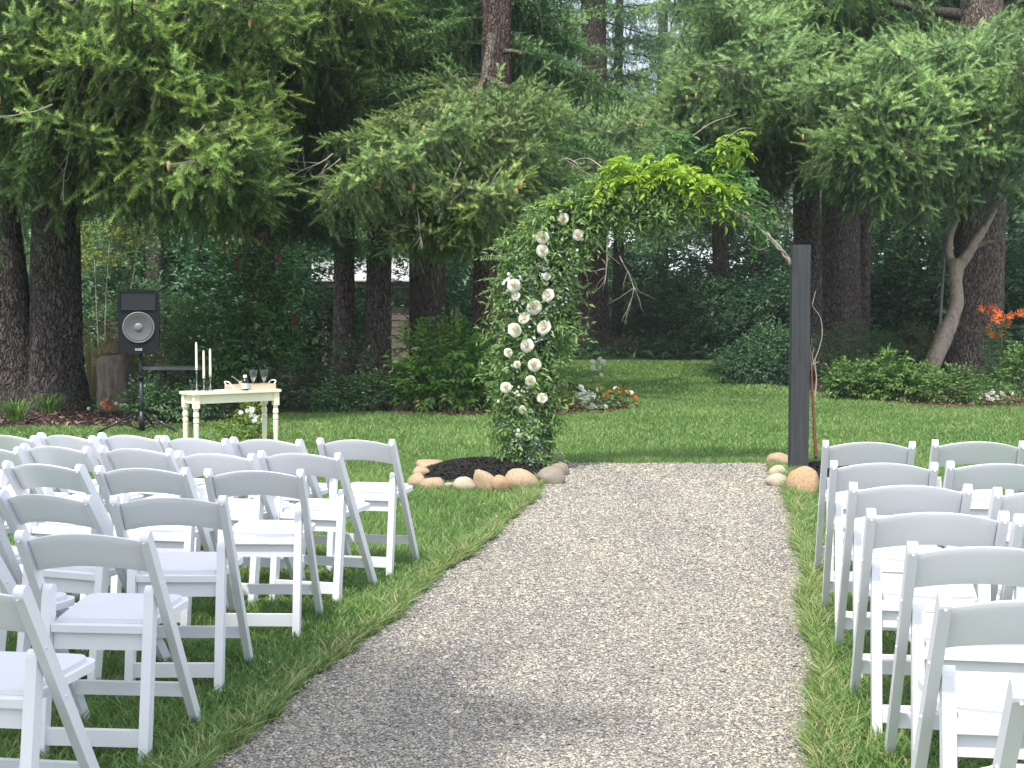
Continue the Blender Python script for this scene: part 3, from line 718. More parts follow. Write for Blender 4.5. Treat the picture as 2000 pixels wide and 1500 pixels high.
# big group behind the plain post
T9a = spruce(1574, 34.6, 0.72, 'pinkish grey trunk directly behind the top of the bare dark post', 18, 'bark_grey', 11, crown_z=8.6, color=BG)
T9b = spruce(1640, 38.0, 1.10, 'broad furrowed trunk beside the pinkish one behind the bare post', 19, 'bark_grey', 12, crown_z=9.5, color=DK)
T9c = spruce(1684, 39.0, 0.40, 'narrow trunk pressed against the broad furrowed trunk', 16, 'bark_grey', 13)
T10 = spruce(1905, 30.7, 1.10, 'great brown spruce trunk with the forked driftwood log leaning in front', 18, 'bark_grey', 14, crown_z=11.0, color=BG, lean=(0.1, 0), crown_scale=1.1)
hero(T9a, 26, [(1240, 250), (1300, 160), (1420, 90), (1560, 80), (1680, 100), (1660, 200), (1560, 180), (1450, 200), (1300, 240)], (26, 31), BG, (0.3, 1.6), big=True)
hero(T10, 26, [(1620, 110), (1740, 90), (1860, 125), (2010, 120), (2010, 220), (1900, 215), (1760, 220), (1640, 250), (1600, 200)], (23.5, 28), BG, (0.3, 1.6), big=True)
hero(T10, 8, [(1640, 250), (1790, 220), (1780, 270), (1640, 310)], (23.5, 25.5), BG, (0.4, 1.2), big=True)
hero(T9a, 10, [(1350, -40), (1560, -60), (1740, -40), (1720, 50), (1500, 80), (1380, 60)], (27, 31), BG, (0.3, 1.4), big=True)
hero(T9a, 12, [(1390, 240), (1500, 225), (1515, 310), (1490, 360), (1430, 350), (1390, 300)], (29, 33), BG, (0.2, 0.9))
hero(T6, 16, [(1200, 200), (1430, 200), (1430, 330), (1330, 380), (1220, 330)], (36, 42), BG, (0.2, 1.2), big=True)
whorls(T9a, 6.2, 9.4, 0.55, 5, 1.1, DK, far=False, yaw=(-20, 200))
whorls(T9b, 6.6, 10.4, 0.6, 5, 1.2, DK, far=False, yaw=(-20, 200))
whorls(T10, 6.2, 10.6, 0.6, 4, 1.2, DK, far=False, yaw=(0, 180))
twigs(T9a, [(1560, 420, 33.9, 175, 5), (1560, 395, 33.8, 160, -20), (1690, 250, 27, -80, 60), (1620, 250, 27, -100, 70)], (0.9, 1.3))
acc = Acc()
for y0, y1, xa, xb, r0 in ((28, 5, 1872, 1740, 0.13), (30, 0, 1955, 1990, 0.10), (58, 44, 1945, 1980, 0.09)):
    acc.add(*tube(spline([at(xa, y0, 30.4), at((xa + xb) / 2, (y0 + y1) / 2 + 3, 30.1), at(xb, y1, 29.8)], 5), np.linspace(r0, r0 * 0.5, 11), 7))
lb = obj('limb', acc.mesh('limb', M['bark'], True), T10); lb.matrix_parent_inverse = Matrix.Translation(-T10.location)
# slim trunks behind the loudspeaker
TL1 = spruce(252, 40, 0.5, 'pale distant trunk just above the loudspeaker, on the double trunk side', 15, 'bark_grey', 15)
TL2 = spruce(308, 36, 0.46, 'pinkish grey distant trunk just above the loudspeaker, on the table side', 15, 'bark_grey', 16)
for t_ in (TL1, TL2): whorls(t_, 4.2, 10, 0.9, 4, 1.2, DK)
# deeper wood
DEEP = [(40, 44, 0.6), (420, 47, 0.7), (585, 42, 0.55), (620, 58, 0.7), (800, 50, 0.7), (880, 60, 0.7), (1065, 58, 0.6), (1290, 64, 0.7), (1480, 58, 0.7), (1770, 50, 0.8), (1985, 44, 0.7), (1830, 60, 0.8), (160, 60, 0.8)]
NM = ['dim spruce deep behind the huge double trunk', 'dim spruce deep in the wood above the candles', 'dim spruce between the red-flowered shrub and the shed', 'far dim spruce behind the shed',
      'dim spruce rising just above the shed roof', 'far dim spruce behind the leafy bright bush', 'dim spruce seen behind the garlanded post', 'far dim spruce under the middle of the arch', 'dim spruce beside the bare post, deep in the wood',
      'dim spruce between the furrowed trunk and the driftwood log', 'dim spruce behind the orange lilies', 'far dim spruce behind the driftwood log', 'far dim spruce behind the loudspeaker']
for i, ((px, d, w), lb_) in enumerate(zip(DEEP, NM)):
    t_ = spruce(px, d, w, lb_, 17, 'bark', 30 + i)
    gap = 950 < px < 1340
    whorls(t_, 4.6 if px < 900 else 5.6, 15.5, 0.8 if not gap else 1.4, 5 if not gap else 4, 1.5 if not gap else 1.3, DK)
# a spruce beside the seats, outside the picture: its boughs throw the shade on the front of the gravel
TS = spruce(0, 1, 0.5, 'spruce beside the seating whose boughs shade the near gravel', 12, 'bark', 60, crown_z=None)
TS.location = (-6.6, -1.2, 0)
for tx, ty, tz in ((-3.0, 3.3, 7.6), (-2.6, 3.6, 7.4), (-3.2, 2.6, 8.0), (-2.8, 2.3, 7.7), (-3.4, 3.5, 7.8), (-2.9, 2.9, 7.2), (-2.7, 3.2, 7.9), (-3.2, 2.0, 7.5)):
    aim(TS, tz + 0.9, (tx + 0.85, ty - 1.95, tz), BR[0], YG)

# far wood: one dark mass
acc = Acc(); n = 26000
x = rng.uniform(-48, 48, n); z = np.abs(rng.normal(0, 3.2, n)); y = rng.uniform(70, 86, n)
u = 1000 + x / y * F; v = HY - (z - H) / y * F
clump = np.sin(x * 0.9 + 2 * np.sin(z * 0.6)) + np.sin(x * 0.37 + 1.7) + 0.6 * np.sin(z * 1.9 + x)
k = (clump > -0.9) & ~((np.abs(u - 1395) < 70) & (v > 440) & (v < 545) & (rng.random(n) < 0.85))
P = np.stack([x, y, z], 1)[k]; n = len(P)
A = rng.normal(0, 1, (n, 3)); A[:, 2] *= 0.5; Nn = rng.normal(0, 0.7, (n, 3)) + np.array([0, -0.4, 0.9])
leaves(acc, P, A, Nn, rng.uniform(0.5, 1.1, n), rng.uniform(0.35, 0.7, n), np.clip(rng.normal(0.35, 0.2, n), 0, 1), 0)
tag(obj('distant_woods', acc.mesh('distant_woods', M['shrub']), color=(0.7, 0.8, 0.8)), 'dark green mass of the far wood closing the view', 'woods', kind='stuff')

# ------------------------------------------------------------------ shrubs and plants
def blob_points(n, blobs, r_, shell=0.55):
    w = np.array([a * b * c for _, _, _, a, b, c in blobs]) ** 0.67; idx = r_.choice(len(blobs), n, p=w / w.sum())
    B = np.array(blobs)[idx]; d = norm(r_.normal(0, 1, (n, 3))); rad = r_.uniform(shell ** 3, 1, n) ** (1 / 3) * r_.uniform(0.85, 1.12, n)
    P = B[:, :3] + d * B[:, 3:] * rad[:, None]
    k = P[:, 2] > 0.01
    return P[k], d[k]
def shrub_mesh(seed, blobs, n, L, W, mat, tone=(0.45, 0.2), up=0.6, six=False, spray=0):
    """leaves in sprays of a few along short twigs, through the volume of the blobs"""
    r_ = np.random.default_rng(seed); acc = Acc()
    P, d = blob_points(n // (spray or 1), blobs, r_)
    top = max(b[2] + b[5] for b in blobs)
    if spray:
        td = norm(d + r_.normal(0, 0.5, d.shape) + np.array([0, 0, 0.35])); m = len(P)
        ti = r_.normal(0, tone[1] * 0.8, m)
        for j in range(spray):
            f = (j + 1) / spray; side = 1 if j % 2 else -1
            e1, e2 = basis(td); q = P + td * L * (0.35 + 0.55 * j) * 0.75
            A = td * (0.45 + 0.5 * f) + e1 * side * 0.75 + np.array([0, 0, -0.25]) + r_.normal(0, 0.15, td.shape)
            Nn = np.array([0, 0, 1.0]) + 0.35 * d + r_.normal(0, 0.3, d.shape)
            t = np.clip(tone[0] + 0.22 * (f - 0.5) + ti + r_.normal(0, tone[1] * 0.5, m), 0, 1)
            leaves(acc, q, A, Nn, L * r_.uniform(0.7, 1.15, m), W * r_.uniform(0.75, 1.15, m), t, 0, six=six)
    else:
        m = len(P); A = d * 0.7 + r_.normal(0, 0.6, d.shape) + np.array([0, 0, -0.1]); Nn = np.array([0, 0, up]) + d * 0.6 + r_.normal(0, 0.4, d.shape)
        leaves(acc, P, A, Nn, L * r_.uniform(0.7, 1.2, m), W * r_.uniform(0.7, 1.2, m), np.clip(r_.normal(tone[0], tone[1], m), 0, 1), 0, six=six)
    return acc.mesh('foliage', mat)
def stems_mesh(seed, blobs, n, r0, mat):
    r_ = np.random.default_rng(seed); acc = Acc()
    for i in range(n):
        b = blobs[i % len(blobs)]; base = np.array([b[0] * 0.35 + r_.normal(0, 0.06), b[1] * 0.35 + r_.normal(0, 0.06), -0.03])
        tip = np.array(b[:3]) + norm(r_.normal(0, 1, 3)) * np.array(b[3:]) * 0.6; tip[2] = max(tip[2], 0.2)
        mid = (base + tip) / 2 + r_.normal(0, 0.06, 3)
        acc.add(*tube(spline([base, mid, tip], 4), np.linspace(r0, r0 * 0.35, 9), 5))
    return acc.mesh('stem', mat, True)
def shrub(name, label, cat, loc, blobs, n, L, W, mat, seed, color=(1, 1, 1), stems=7, r0=0.012, group=None, stem_mat='twig', **kw):
    t = thing(name, label, cat, loc, 0, group)
    f = obj('foliage', shrub_mesh(seed, blobs, n, L, W, M[mat], **kw), t, color=color); f['kind'] = 'stuff'
    obj('stem', stems_mesh(seed + 1, blobs, stems, r0, M[stem_mat]), t)
    return t
def gp(px, py): x, y = G(px, py); return (x, y, 0)

# tall red-flowered shrub behind the table
sx, sy = (490 - 1000) / F * 22.5, 22.5
SHB = [(0, 0, 1.3, 0.62, 0.6, 0.75), (0.2, -0.1, 0.85, 0.6, 0.5, 0.55), (-0.25, 0, 1.85, 0.5, 0.5, 0.55), (0.25, 0.1, 2.05, 0.45, 0.5, 0.5), (-0.35, -0.1, 0.9, 0.45, 0.45, 0.55), (0.5, 0, 1.5, 0.4, 0.4, 0.5)]
t = shrub('flowering_shrub', 'tall dark green shrub with a few red flower spikes behind the cream table', 'shrub', (sx, sy, 0), SHB, 4600, 0.13, 0.06, 'glossy', 11, spray=4, six=False, tone=(0.5, 0.2), r0=0.02, color=(1.5, 1.5, 1.15))
for px, py in ((512, 470), (545, 505), (462, 510), (440, 480), (575, 628), (470, 455)):
    acc = Acc(); r_ = np.random.default_rng(px); p = np.array(at(px, py, 22.0)) - np.array(t.location); m = 40
    q = p + np.stack([r_.normal(0, 0.03, m), r_.normal(0, 0.03, m), r_.uniform(-0.10, 0.10, m)], 1)
    leaves(acc, q, r_.normal(0, 1, (m, 3)), r_.normal(0, 1, (m, 3)), 0.035, 0.03, r_.random(m)); obj('flower_spike', acc.mesh('flower_spike', M['magenta']), t)

# bright leafy bush in the bark bed
bx, by = (872 - 1000) / F * 20.3, 20.3
LB = [(0, 0, 0.5, 0.5, 0.4, 0.45), (-0.35, 0, 0.75, 0.35, 0.3, 0.35), (0.35, 0, 0.65, 0.4, 0.3, 0.4), (0.05, -0.1, 0.9, 0.4, 0.3, 0.3), (0.55, 0.05, 0.35, 0.3, 0.3, 0.3), (-0.3, -0.15, 0.35, 0.3, 0.3, 0.3)]
shrub('leafy_bush', 'bright green arching bush in the bark bed in front of the black trunk', 'bush', (bx, by, 0), LB, 2600, 0.135, 0.058, 'lightshrub', 21, spray=5, tone=(0.55, 0.22), color=(1.15, 1.25, 1.0))
shrub('low_bush', 'low glossy dark bush at the lawn edge under the two slim trunks', 'bush', (*G(700, 806), 0), [(0, 0.2, 0.22, 0.45, 0.35, 0.25), (-0.35, 0.1, 0.2, 0.3, 0.3, 0.2), (0.3, 0.2, 0.3, 0.3, 0.3, 0.22)], 2400, 0.07, 0.032, 'glossy', 31, spray=4, tone=(0.6, 0.22))
shrub('low_bush', 'dark spreading bush between the cream table and the slim trunks', 'bush', (*G(610, 800), 0), [(0, 0.3, 0.3, 0.45, 0.4, 0.4), (0.3, 0.9, 0.5, 0.5, 0.5, 0.5), (-0.4, 0.9, 0.35, 0.4, 0.4, 0.4)], 2600, 0.07, 0.035, 'glossy', 33, spray=4, tone=(0.35, 0.2))
# broad-leaved plant: each big leaf a part
t = thing('broad_leaf_plant', 'small plant with pointed heart-shaped leaves beside the bark bed rock', 'plant', ((778 - 1000) / F * 20.6, 20.6, 0))
acc0 = Acc(); leaves(acc0, np.zeros((1, 3)), np.array([[1.0, 0, -0.25]]), np.array([[0, 0, 1.0]]), 0.17, 0.12, np.array([0.6]), six=True, droop=0.25)
LEAF = acc0.mesh('leaf', M['lightshrub'])
for i, (dx, dz) in enumerate(((-0.2, 0.42), (-0.1, 0.38), (0, 0.45), (0.1, 0.36), (0.18, 0.40), (-0.16, 0.28), (0.04, 0.26), (0.16, 0.24), (-0.04, 0.34), (0.22, 0.3))):
    o = obj('leaf', LEAF, t, (dx, random.uniform(-0.1, 0.1), dz), (random.uniform(-0.3, 0.3), R(random.uniform(20, 60)), R(random.choice([-60, -120, -90, -20, 200]))), random.uniform(0.8, 1.1), (0.8, 0.9, 0.8))
acc = Acc()
for dx in (-0.15, 0.0, 0.14): acc.add(*tube(np.array([(dx * 0.2, 0, -0.02), (dx * 0.8, 0, 0.2), (dx, 0, 0.42)]), [0.008, 0.006, 0.004], 5))
obj('stem', acc.mesh('stem', M['vinestem'], True), t)

# sunny scrub behind the loudspeaker
shrub('wild_shrub', 'sunlit green scrub behind the loudspeaker stand', 'shrub', ((330 - 1000) / F * 24.5, 24.5, 0), [(0, 0, 0.5, 0.7, 0.5, 0.5), (0.5, 0.3, 0.9, 0.5, 0.5, 0.5), (-0.4, 0.2, 0.8, 0.5, 0.5, 0.5), (0.1, 0.4, 1.3, 0.5, 0.5, 0.45)], 5200, 0.075, 0.035, 'lightshrub', 41, spray=4, tone=(0.4, 0.22))
shrub('wild_shrub', 'low pale green weeds between the double trunk and the stump', 'shrub', ((170 - 1000) / F * 24.0, 24.0, 0), [(0, 0, 0.2, 0.5, 0.4, 0.25), (0.5, 0.2, 0.35, 0.5, 0.4, 0.35), (0.1, 0.4, 0.5, 0.5, 0.3, 0.3)], 3400, 0.065, 0.032, 'lightshrub', 43, spray=4, tone=(0.55, 0.22))
shrub('wild_shrub', 'dark leafy thicket behind the dry grass by the double trunk', 'shrub', ((215 - 1000) / F * 28.5, 28.5, 0), [(0, 0, 0.9, 0.9, 0.6, 0.8), (-0.3, 0.3, 1.9, 0.7, 0.5, 0.7), (0.7, 0.3, 1.3, 0.8, 0.6, 0.8), (0.2, 0.2, 2.6, 0.7, 0.5, 0.5)], 5200, 0.10, 0.042, 'shrub', 45, spray=5, tone=(0.6, 0.22))
shrub('young_maple', 'thin sapling with yellow leaves above the loudspeaker', 'sapling', ((205 - 1000) / F * 26.5, 26.5, 0), [(0, 0, 2.75, 0.6, 0.4, 0.45), (0.5, 0.1, 3.0, 0.5, 0.3, 0.25), (-0.4, 0, 2.5, 0.4, 0.3, 0.3)], 230, 0.09, 0.08, 'yellowleaf', 47, tone=(0.5, 0.3), stems=3, r0=0.016, stem_mat='vinestem')
shrub('wild_shrub', 'bright green clump at the loudspeaker side of the red-flowered shrub', 'shrub', ((375 - 1000) / F * 23.0, 23.0, 0), [(0, 0, 0.45, 0.42, 0.4, 0.45), (0.05, 0, 1.05, 0.35, 0.35, 0.4)], 2600, 0.085, 0.035, 'lightshrub', 49, spray=4, tone=(0.3, 0.2))
shrub('wild_shrub', 'dark green clump under the grey folding table', 'shrub', ((330 - 1000) / F * 18.3, 18.3, 0), [(0, 0, 0.18, 0.4, 0.3, 0.2), (0.35, 0.1, 0.22, 0.3, 0.3, 0.22), (-0.3, 0, 0.28, 0.25, 0.25, 0.26)], 1900, 0.08, 0.04, 'shrub', 51, spray=4, tone=(0.5, 0.2))
def stalks(name, label, cat, loc, n, h, spread, mat, seed, w=0.008, arch=0.4, heads=False, lean=(0, 0)):
    r_ = np.random.default_rng(seed); acc = Acc()
    for i in range(n):
        a = r_.uniform(0, 6.28); rr = r_.uniform(0, spread * 0.4); hh = h * r_.uniform(0.6, 1.1); out = arch * hh * r_.uniform(0.3, 1.1)
        b = np.array([rr * math.cos(a), rr * math.sin(a), 0.0]); o = np.array([math.cos(a) + lean[0], math.sin(a) + lean[1], 0])
        q = np.linspace(0, 1, 6)[:, None]; pts = b + o * out * q ** 1.7 + np.array([0, 0, 1]) * hh * (q - 0.35 * arch * q ** 3)
        sd = np.array([-o[1], o[0], 0]); sd = sd / np.linalg.norm(sd) * w; ww = sd * np.array([0.8, 1, 1, 0.8, 0.5, 0.08])[:, None]
        V = np.concatenate([pts - ww, pts + ww]); Fc = []
        for s in range(5): Fc += [(s, 6 + s, 7 + s), (s, 7 + s, s + 1)]
        acc.add(V, np.array(Fc), np.clip(r_.normal(0.55, 0.2), 0, 1))
        if heads:
            m = 10; P = pts[-1] + r_.normal(0, 0.025, (m, 3)); leaves(acc, P, r_.normal(0, 1, (m, 3)), r_.normal(0, 1, (m, 3)), 0.05, 0.015, np.full(m, 0.9))
    t = thing(name, label, cat, loc); f = obj('blades', acc.mesh('blades', M[mat]), t); f['kind'] = 'stuff'; return t
stalks('dry_grass', 'clump of tall straw-coloured grass between the double trunk and the loudspeaker', 'grass clump', ((178 - 1000) / F * 22.8, 22.8, 0), 70, 1.35, 0.45, 'straw', 3, 0.008, 0.35, True, (0.25, 0))
stalks('grass_clump', 'arching light green grass clump in front of the double trunk, nearest its middle', 'grass clump', (*G(95, 806), 0), 90, 0.42, 0.35, 'lightshrub', 5, 0.009, 0.9)
stalks('grass_clump', 'arching grass clump at the frame edge side of the double trunk foot', 'grass clump', (*G(30, 822), 0), 110, 0.40, 0.4, 'lightshrub', 6, 0.009, 0.9)
stalks('daylily_clump', 'yellowing strap-leaved clump beside the garland in the bark bed', 'plant', (*G(1108, 793), 0), 46, 0.40, 0.2, 'yellowleaf', 8, 0.012, 0.8)

# dark shrub at the far lawn, shrubs of the far bed
shrub('garden_shrub', 'rounded dark grey-green shrub standing out on the far lawn', 'shrub', (*gp(1478, 752)[:2], 0), [(0, 0.3, 0.42, 0.75, 0.6, 0.42), (0.3, 0.3, 0.8, 0.5, 0.5, 0.4), (-0.4, 0.3, 0.35, 0.4, 0.4, 0.3), (0.5, 0.4, 0.5, 0.5, 0.5, 0.5)], 5200, 0.085, 0.035, 'shrub', 61, spray=4, tone=(0.52, 0.24), color=(1.0, 1.05, 1.25))
shrub('garden_shrub', 'soft green shrub at the foot of the broad furrowed trunk', 'shrub', ((1670 - 1000) / F * 29.0, 29.0, 0), [(0, 0, 0.75, 0.75, 0.5, 0.45), (0.5, 0.1, 0.5, 0.6, 0.5, 0.5), (-0.5, 0, 0.5, 0.5, 0.5, 0.45)], 4200, 0.075, 0.03, 'shrub', 63, spray=4, tone=(0.75, 0.2))
shrub('garden_shrub', 'bushy bright green shrub along the lawn edge, farthest from the lilies', 'shrub', (*G(1680, 783), 0), [(0, 0.3, 0.22, 0.4, 0.35, 0.25), (0.35, 0.4, 0.32, 0.35, 0.35, 0.25), (-0.15, 0.4, 0.32, 0.3, 0.3, 0.22)], 2600, 0.085, 0.045, 'lightshrub', 65, spray=5, tone=(0.42, 0.2))
shrub('garden_shrub', 'bushy bright green shrub with a raised top in front of the driftwood log', 'shrub', (*G(1765, 786), 0), [(0, 0.3, 0.25, 0.4, 0.35, 0.28), (-0.1, 0.4, 0.5, 0.25, 0.25, 0.22), (0.4, 0.4, 0.28, 0.35, 0.3, 0.25)], 2600, 0.085, 0.045, 'lightshrub', 67, spray=5, tone=(0.45, 0.2))
shrub('garden_shrub', 'low mixed green shrub between the driftwood log and the white flowers', 'shrub', (*G(1860, 790), 0), [(0, 0.3, 0.2, 0.4, 0.35, 0.22), (0.3, 0.5, 0.3, 0.35, 0.3, 0.25)], 2000, 0.07, 0.035, 'lightshrub', 69, spray=4, tone=(0.32, 0.22))
shrub('garden_shrub', 'seeding brownish green plant beside the log and the grey stick', 'shrub', ((1785 - 1000) / F * 28.0, 28.0, 0), [(0, 0, 0.9, 0.25, 0.25, 0.3), (0.1, 0, 0.5, 0.3, 0.3, 0.35), (0.1, 0, 1.15, 0.15, 0.15, 0.15)], 1200, 0.08, 0.022, 'lightshrub', 71, spray=4, tone=(0.25, 0.2), color=(1.3, 0.95, 0.9))
shrub('garden_shrub', 'leafy green shrub where the bed meets the picture edge below the lilies', 'shrub', (*G(1990, 775), 0), [(0.1, 0.3, 0.35, 0.35, 0.35, 0.35), (0.3, 0.4, 0.6, 0.3, 0.3, 0.3)], 1500, 0.085, 0.04, 'lightshrub', 73, spray=4, tone=(0.4, 0.2))
# flowers
def flower_plant(name, label, loc, heads, leafn, blobs, fmat, seed, fr=0.03, leaf='lightshrub', lcol=(0.8, 0.9, 0.8), part='flower', petals=9, two=None):
    t = thing(name, label, 'flowers', loc); r_ = np.random.default_rng(seed)
    f = obj('foliage', shrub_mesh(seed, blobs, leafn, 0.055, 0.03, M[leaf], spray=3, tone=(0.42, 0.2)), t, color=lcol); f['kind'] = 'stuff'
    ms = {}
    def head(mat):
        if mat not in ms:
            acc = Acc(); m = petals; a = np.arange(m) * 2.4
            for ring, (el, s) in enumerate(((0.15, 1.0), (0.7, 0.75))):
                A = np.stack([np.cos(a + ring), np.sin(a + ring), np.full(m, el)], 1)
                leaves(acc, np.zeros((m, 3)), A, np.tile([0, 0, 1.0], (m, 1)), fr * s, fr * 0.75 * s, np.clip(r_.normal(0.65, 0.25, m), 0, 1), droop=0.1)
            ms[mat] = acc.mesh(part, M[mat])
        return ms[mat]
    for i, hp in enumerate(heads):
        mat = two if (two and i % 3 == 0) else fmat
        obj(part, head(mat), t, tuple(np.array(hp) - np.array(t.location)), (R(random.uniform(35, 80)), random.uniform(-0.5, 0.5), random.uniform(-0.6, 0.6)), random.uniform(0.8, 1.25))
    return t
fl = lambda pts, d: [at(px, py, d) + Vector((0, random.uniform(-0.1, 0.1), 0)) for px, py in pts]
flower_plant('white_flowers', 'white and lemon bedding flowers beside the garlanded post', (*G(1150, 803), 0), fl([(1139, 763), (1128, 773), (1136, 771), (1147, 770), (1152, 766), (1150, 774), (1157, 772), (1143, 779), (1140, 787), (1148, 796), (1156, 792), (1162, 797), (1154, 800), (1180, 795), (1160, 806), (1179, 806), (1135, 756)], 20.4), 420,
             [(0, 0, 0.15, 0.25, 0.2, 0.16), (0.2, 0, 0.15, 0.2, 0.2, 0.15)], 'whitepetal', 81, 0.055)
flower_plant('orange_flowers', 'orange bedding flowers at the tip of the bark bed', (*G(1215, 800), 0), fl([(1168, 762), (1183, 768), (1190, 765), (1202, 759), (1206, 757), (1186, 774), (1195, 776), (1211, 766), (1226, 766), (1233, 767), (1238, 776), (1242, 780), (1236, 793), (1174, 760), (1180, 772)], 20.6), 420,
             [(0, 0, 0.14, 0.25, 0.2, 0.16), (-0.25, 0, 0.16, 0.2, 0.2, 0.14)], 'orange', 83, 0.042, leaf='lightshrub', two='whitepetal')
flower_plant('daisies', 'tall white daisies standing behind the bark bed', ((1172 - 1000) / F * 24.5, 24.5, 0), fl([(1157, 706), (1172, 701), (1180, 706), (1158, 718), (1172, 718), (1174, 732), (1178, 707)], 24.4), 90,
             [(0, 0, 0.25, 0.15, 0.1, 0.3)], 'whitepetal', 85, 0.05, petals=12)
flower_plant('white_flowers', 'white flowers at the lawn edge below the orange lilies', (*G(1950, 794), 0), fl([(1932, 772), (1938, 768), (1943, 765), (1935, 779), (1948, 775), (1956, 771), (1968, 759), (1944, 777), (1915, 778), (1979, 769), (1982, 771), (1920, 769), (1927, 776), (1953, 768)], 21.4), 700,
             [(0, 0.1, 0.16, 0.4, 0.25, 0.2)], 'whitepetal', 87, 0.042)
flower_plant('marigolds', 'small orange flower cluster with white blossoms at the foot of the stump', (*G(205, 808), 0), fl([(199, 790), (204, 792), (195, 787), (201, 796), (207, 788)], 19.6) + fl([(210, 780), (176, 797), (210, 796), (222, 790), (227, 788), (216, 795)], 19.6), 160,
             [(0, 0, 0.12, 0.3, 0.15, 0.12)], 'orange', 89, 0.035, leaf='shrub', two='whitepetal')
flower_plant('white_flowers', 'white flowers and yellow-green foliage framed under the cream table', (*G(475, 862), 0), fl([(470, 806), (482, 803), (490, 800), (494, 802), (492, 814), (497, 816), (499, 821), (512, 821), (488, 812)], 14.8), 900,
             [(0, 0.1, 0.12, 0.28, 0.2, 0.14), (0.05, 0.2, 0.26, 0.14, 0.12, 0.14)], 'whitepetal', 91, 0.03, lcol=(1.25, 1.05, 0.7))
# tiger lilies: tall stems, strap leaves, orange heads
t = thing('orange_lilies', 'tall orange lilies flowering beside the great brown trunk', 'flowers', ((1955 - 1000) / F * 25.5, 25.5, 0)); acc = Acc(); r_ = np.random.default_rng(9)
LP = [(1913, 601), (1920, 604), (1936, 597), (1930, 607), (1944, 608), (1952, 612), (1946, 618), (1938, 622), (1960, 622), (1972, 618), (1978, 614), (1968, 632), (1966, 636), (1993, 612), (2000, 610), (1929, 640), (1935, 650), (1938, 656), (1955, 652), (1952, 658), (1942, 603), (1948, 625)]
bud = Acc()
for k in range(6):
    a = k * math.pi / 3; A = np.array([[math.cos(a), math.sin(a), 0.35]]); leaves(bud, np.zeros((1, 3)), A, np.array([[0, 0, 1.0]]), 0.092, 0.038, np.array([0.3 + 0.12 * k]), droop=0.45, six=True)
LH = bud.mesh('lily_head', M['orange'])
for i, (px, py) in enumerate(LP):
    p = at(px, py, 25.4 + random.uniform(-0.15, 0.15)) - t.location; obj('lily_head', LH, t, p, (R(random.uniform(80, 150)), random.uniform(-0.6, 0.6), random.uniform(-0.8, 0.8)), random.uniform(0.8, 1.1))
for i in range(14):
    bx_ = r_.uniform(-0.3, 0.5); by_ = r_.uniform(-0.2, 0.2); hh = r_.uniform(0.9, 1.55); tx = bx_ + r_.normal(0, 0.06)
    pts = np.array([(bx_, by_, 0), ((bx_ + tx) / 2, by_, hh / 2), (tx, by_, hh)]); acc.add(*tube(pts, [0.008, 0.007, 0.004], 4), tone=0.5)
    m = 38; f = r_.uniform(0.1, 0.92, m); P = np.stack([bx_ + (tx - bx_) * f, np.full(m, by_), hh * f], 1); a = r_.uniform(0, 6.28, m)
    leaves(acc, P, np.stack([np.cos(a), np.sin(a), np.full(m, 0.35)], 1), np.tile([0, 0, 1.0], (m, 1)), r_.uniform(0.12, 0.22, m), 0.022, np.clip(r_.normal(0.45, 0.2, m), 0, 1), droop=0.3)
f = obj('foliage', acc.mesh('foliage', M['shrub']), t, color=(1.1, 1.15, 1.1)); f['kind'] = 'stuff'

# understory under the trees
UM = []
for i in range(3):
    bl = [(random.uniform(-1, 1), random.uniform(-0.5, 0.5), random.uniform(0.4, 2.4), random.uniform(0.7, 1.1), 0.7, random.uniform(0.45, 0.8)) for _ in range(7)]
    UM.append((shrub_mesh(300 + i, bl, 3600, 0.16, 0.075, M['shrub'], spray=5, tone=(0.42, 0.22)), stems_mesh(310 + i, bl, 7, 0.022, M['twig'])))
US = [(1100, 49, 0.8, 'behind the garland, at the foot of the massive flared trunk'), (1255, 50, 0.9, 'at the far lawn edge just beside the massive flared trunk'), (1310, 53, 1.25, 'at the far lawn edge under the middle of the arch'), (1375, 48.5, 0.85, 'low at the far lawn edge before the gap trunk'),
      (1440, 52, 1.3, 'at the far lawn edge just behind the rounded dark shrub'), (1520, 46, 1.2, 'beside the bare post'), (1240, 60, 1.9, 'tall and deep under the arch beside the thin trunk'), (1350, 64, 2.0, 'tallest and deepest under the arch'), (1470, 62, 2.0, 'tall and deep beside the bare post'), (1730, 42, 1.4, 'behind the soft green shrub by the furrowed trunk'), (1790, 46, 1.7, 'behind the grey stick and the log'),
      (1985, 36, 1.5, 'behind the orange lilies'), (1960, 40, 2.0, 'tall behind the great brown trunk'), (600, 34, 1.0, 'between the red-flowered shrub and the shed'), (545, 38, 1.5, 'deep behind the red-flowered shrub'), (900, 32, 0.9, 'behind the bright leafy bush'),
      (1040, 52, 1.3, 'behind the garland and the lichened spruce'), (440, 33, 1.4, 'behind the candles, deep in the wood'), (330, 44, 2.0, 'behind the loudspeaker, deep in the wood'), (90, 40, 1.8, 'behind the double trunk'), (1620, 44, 1.1, 'behind the furrowed trunk'), (880, 42, 1.5, 'beside the shed, behind the black trunk')]
for i, (px, d, s, where) in enumerate(US):
    t = thing('understory_shrub', 'shaded leafy shrub ' + where, 'shrub', ((px - 1000) / F * d, d, 0), random.uniform(-0.6, 0.6), 'shaded shrubs along the wood edge')
    t.scale = (s, s, s); c = vary((0.85, 0.95, 0.95), 0.15)
    f = obj('foliage', UM[i % 3][0], t, color=c); f['kind'] = 'stuff'; obj('stem', UM[i % 3][1], t)
acc = Acc(); n = 15000
x = rng.uniform(-16, 17, n); y = rng.uniform(39.5, 62, n); lump = np.sin(x * 1.3 + np.sin(y)) * np.sin(y * 0.8 + x * 0.4)
k = ~in_poly(x, y, LAWN) & (lump > -0.75); x, y, lump = x[k], y[k], lump[k]; n = len(x)
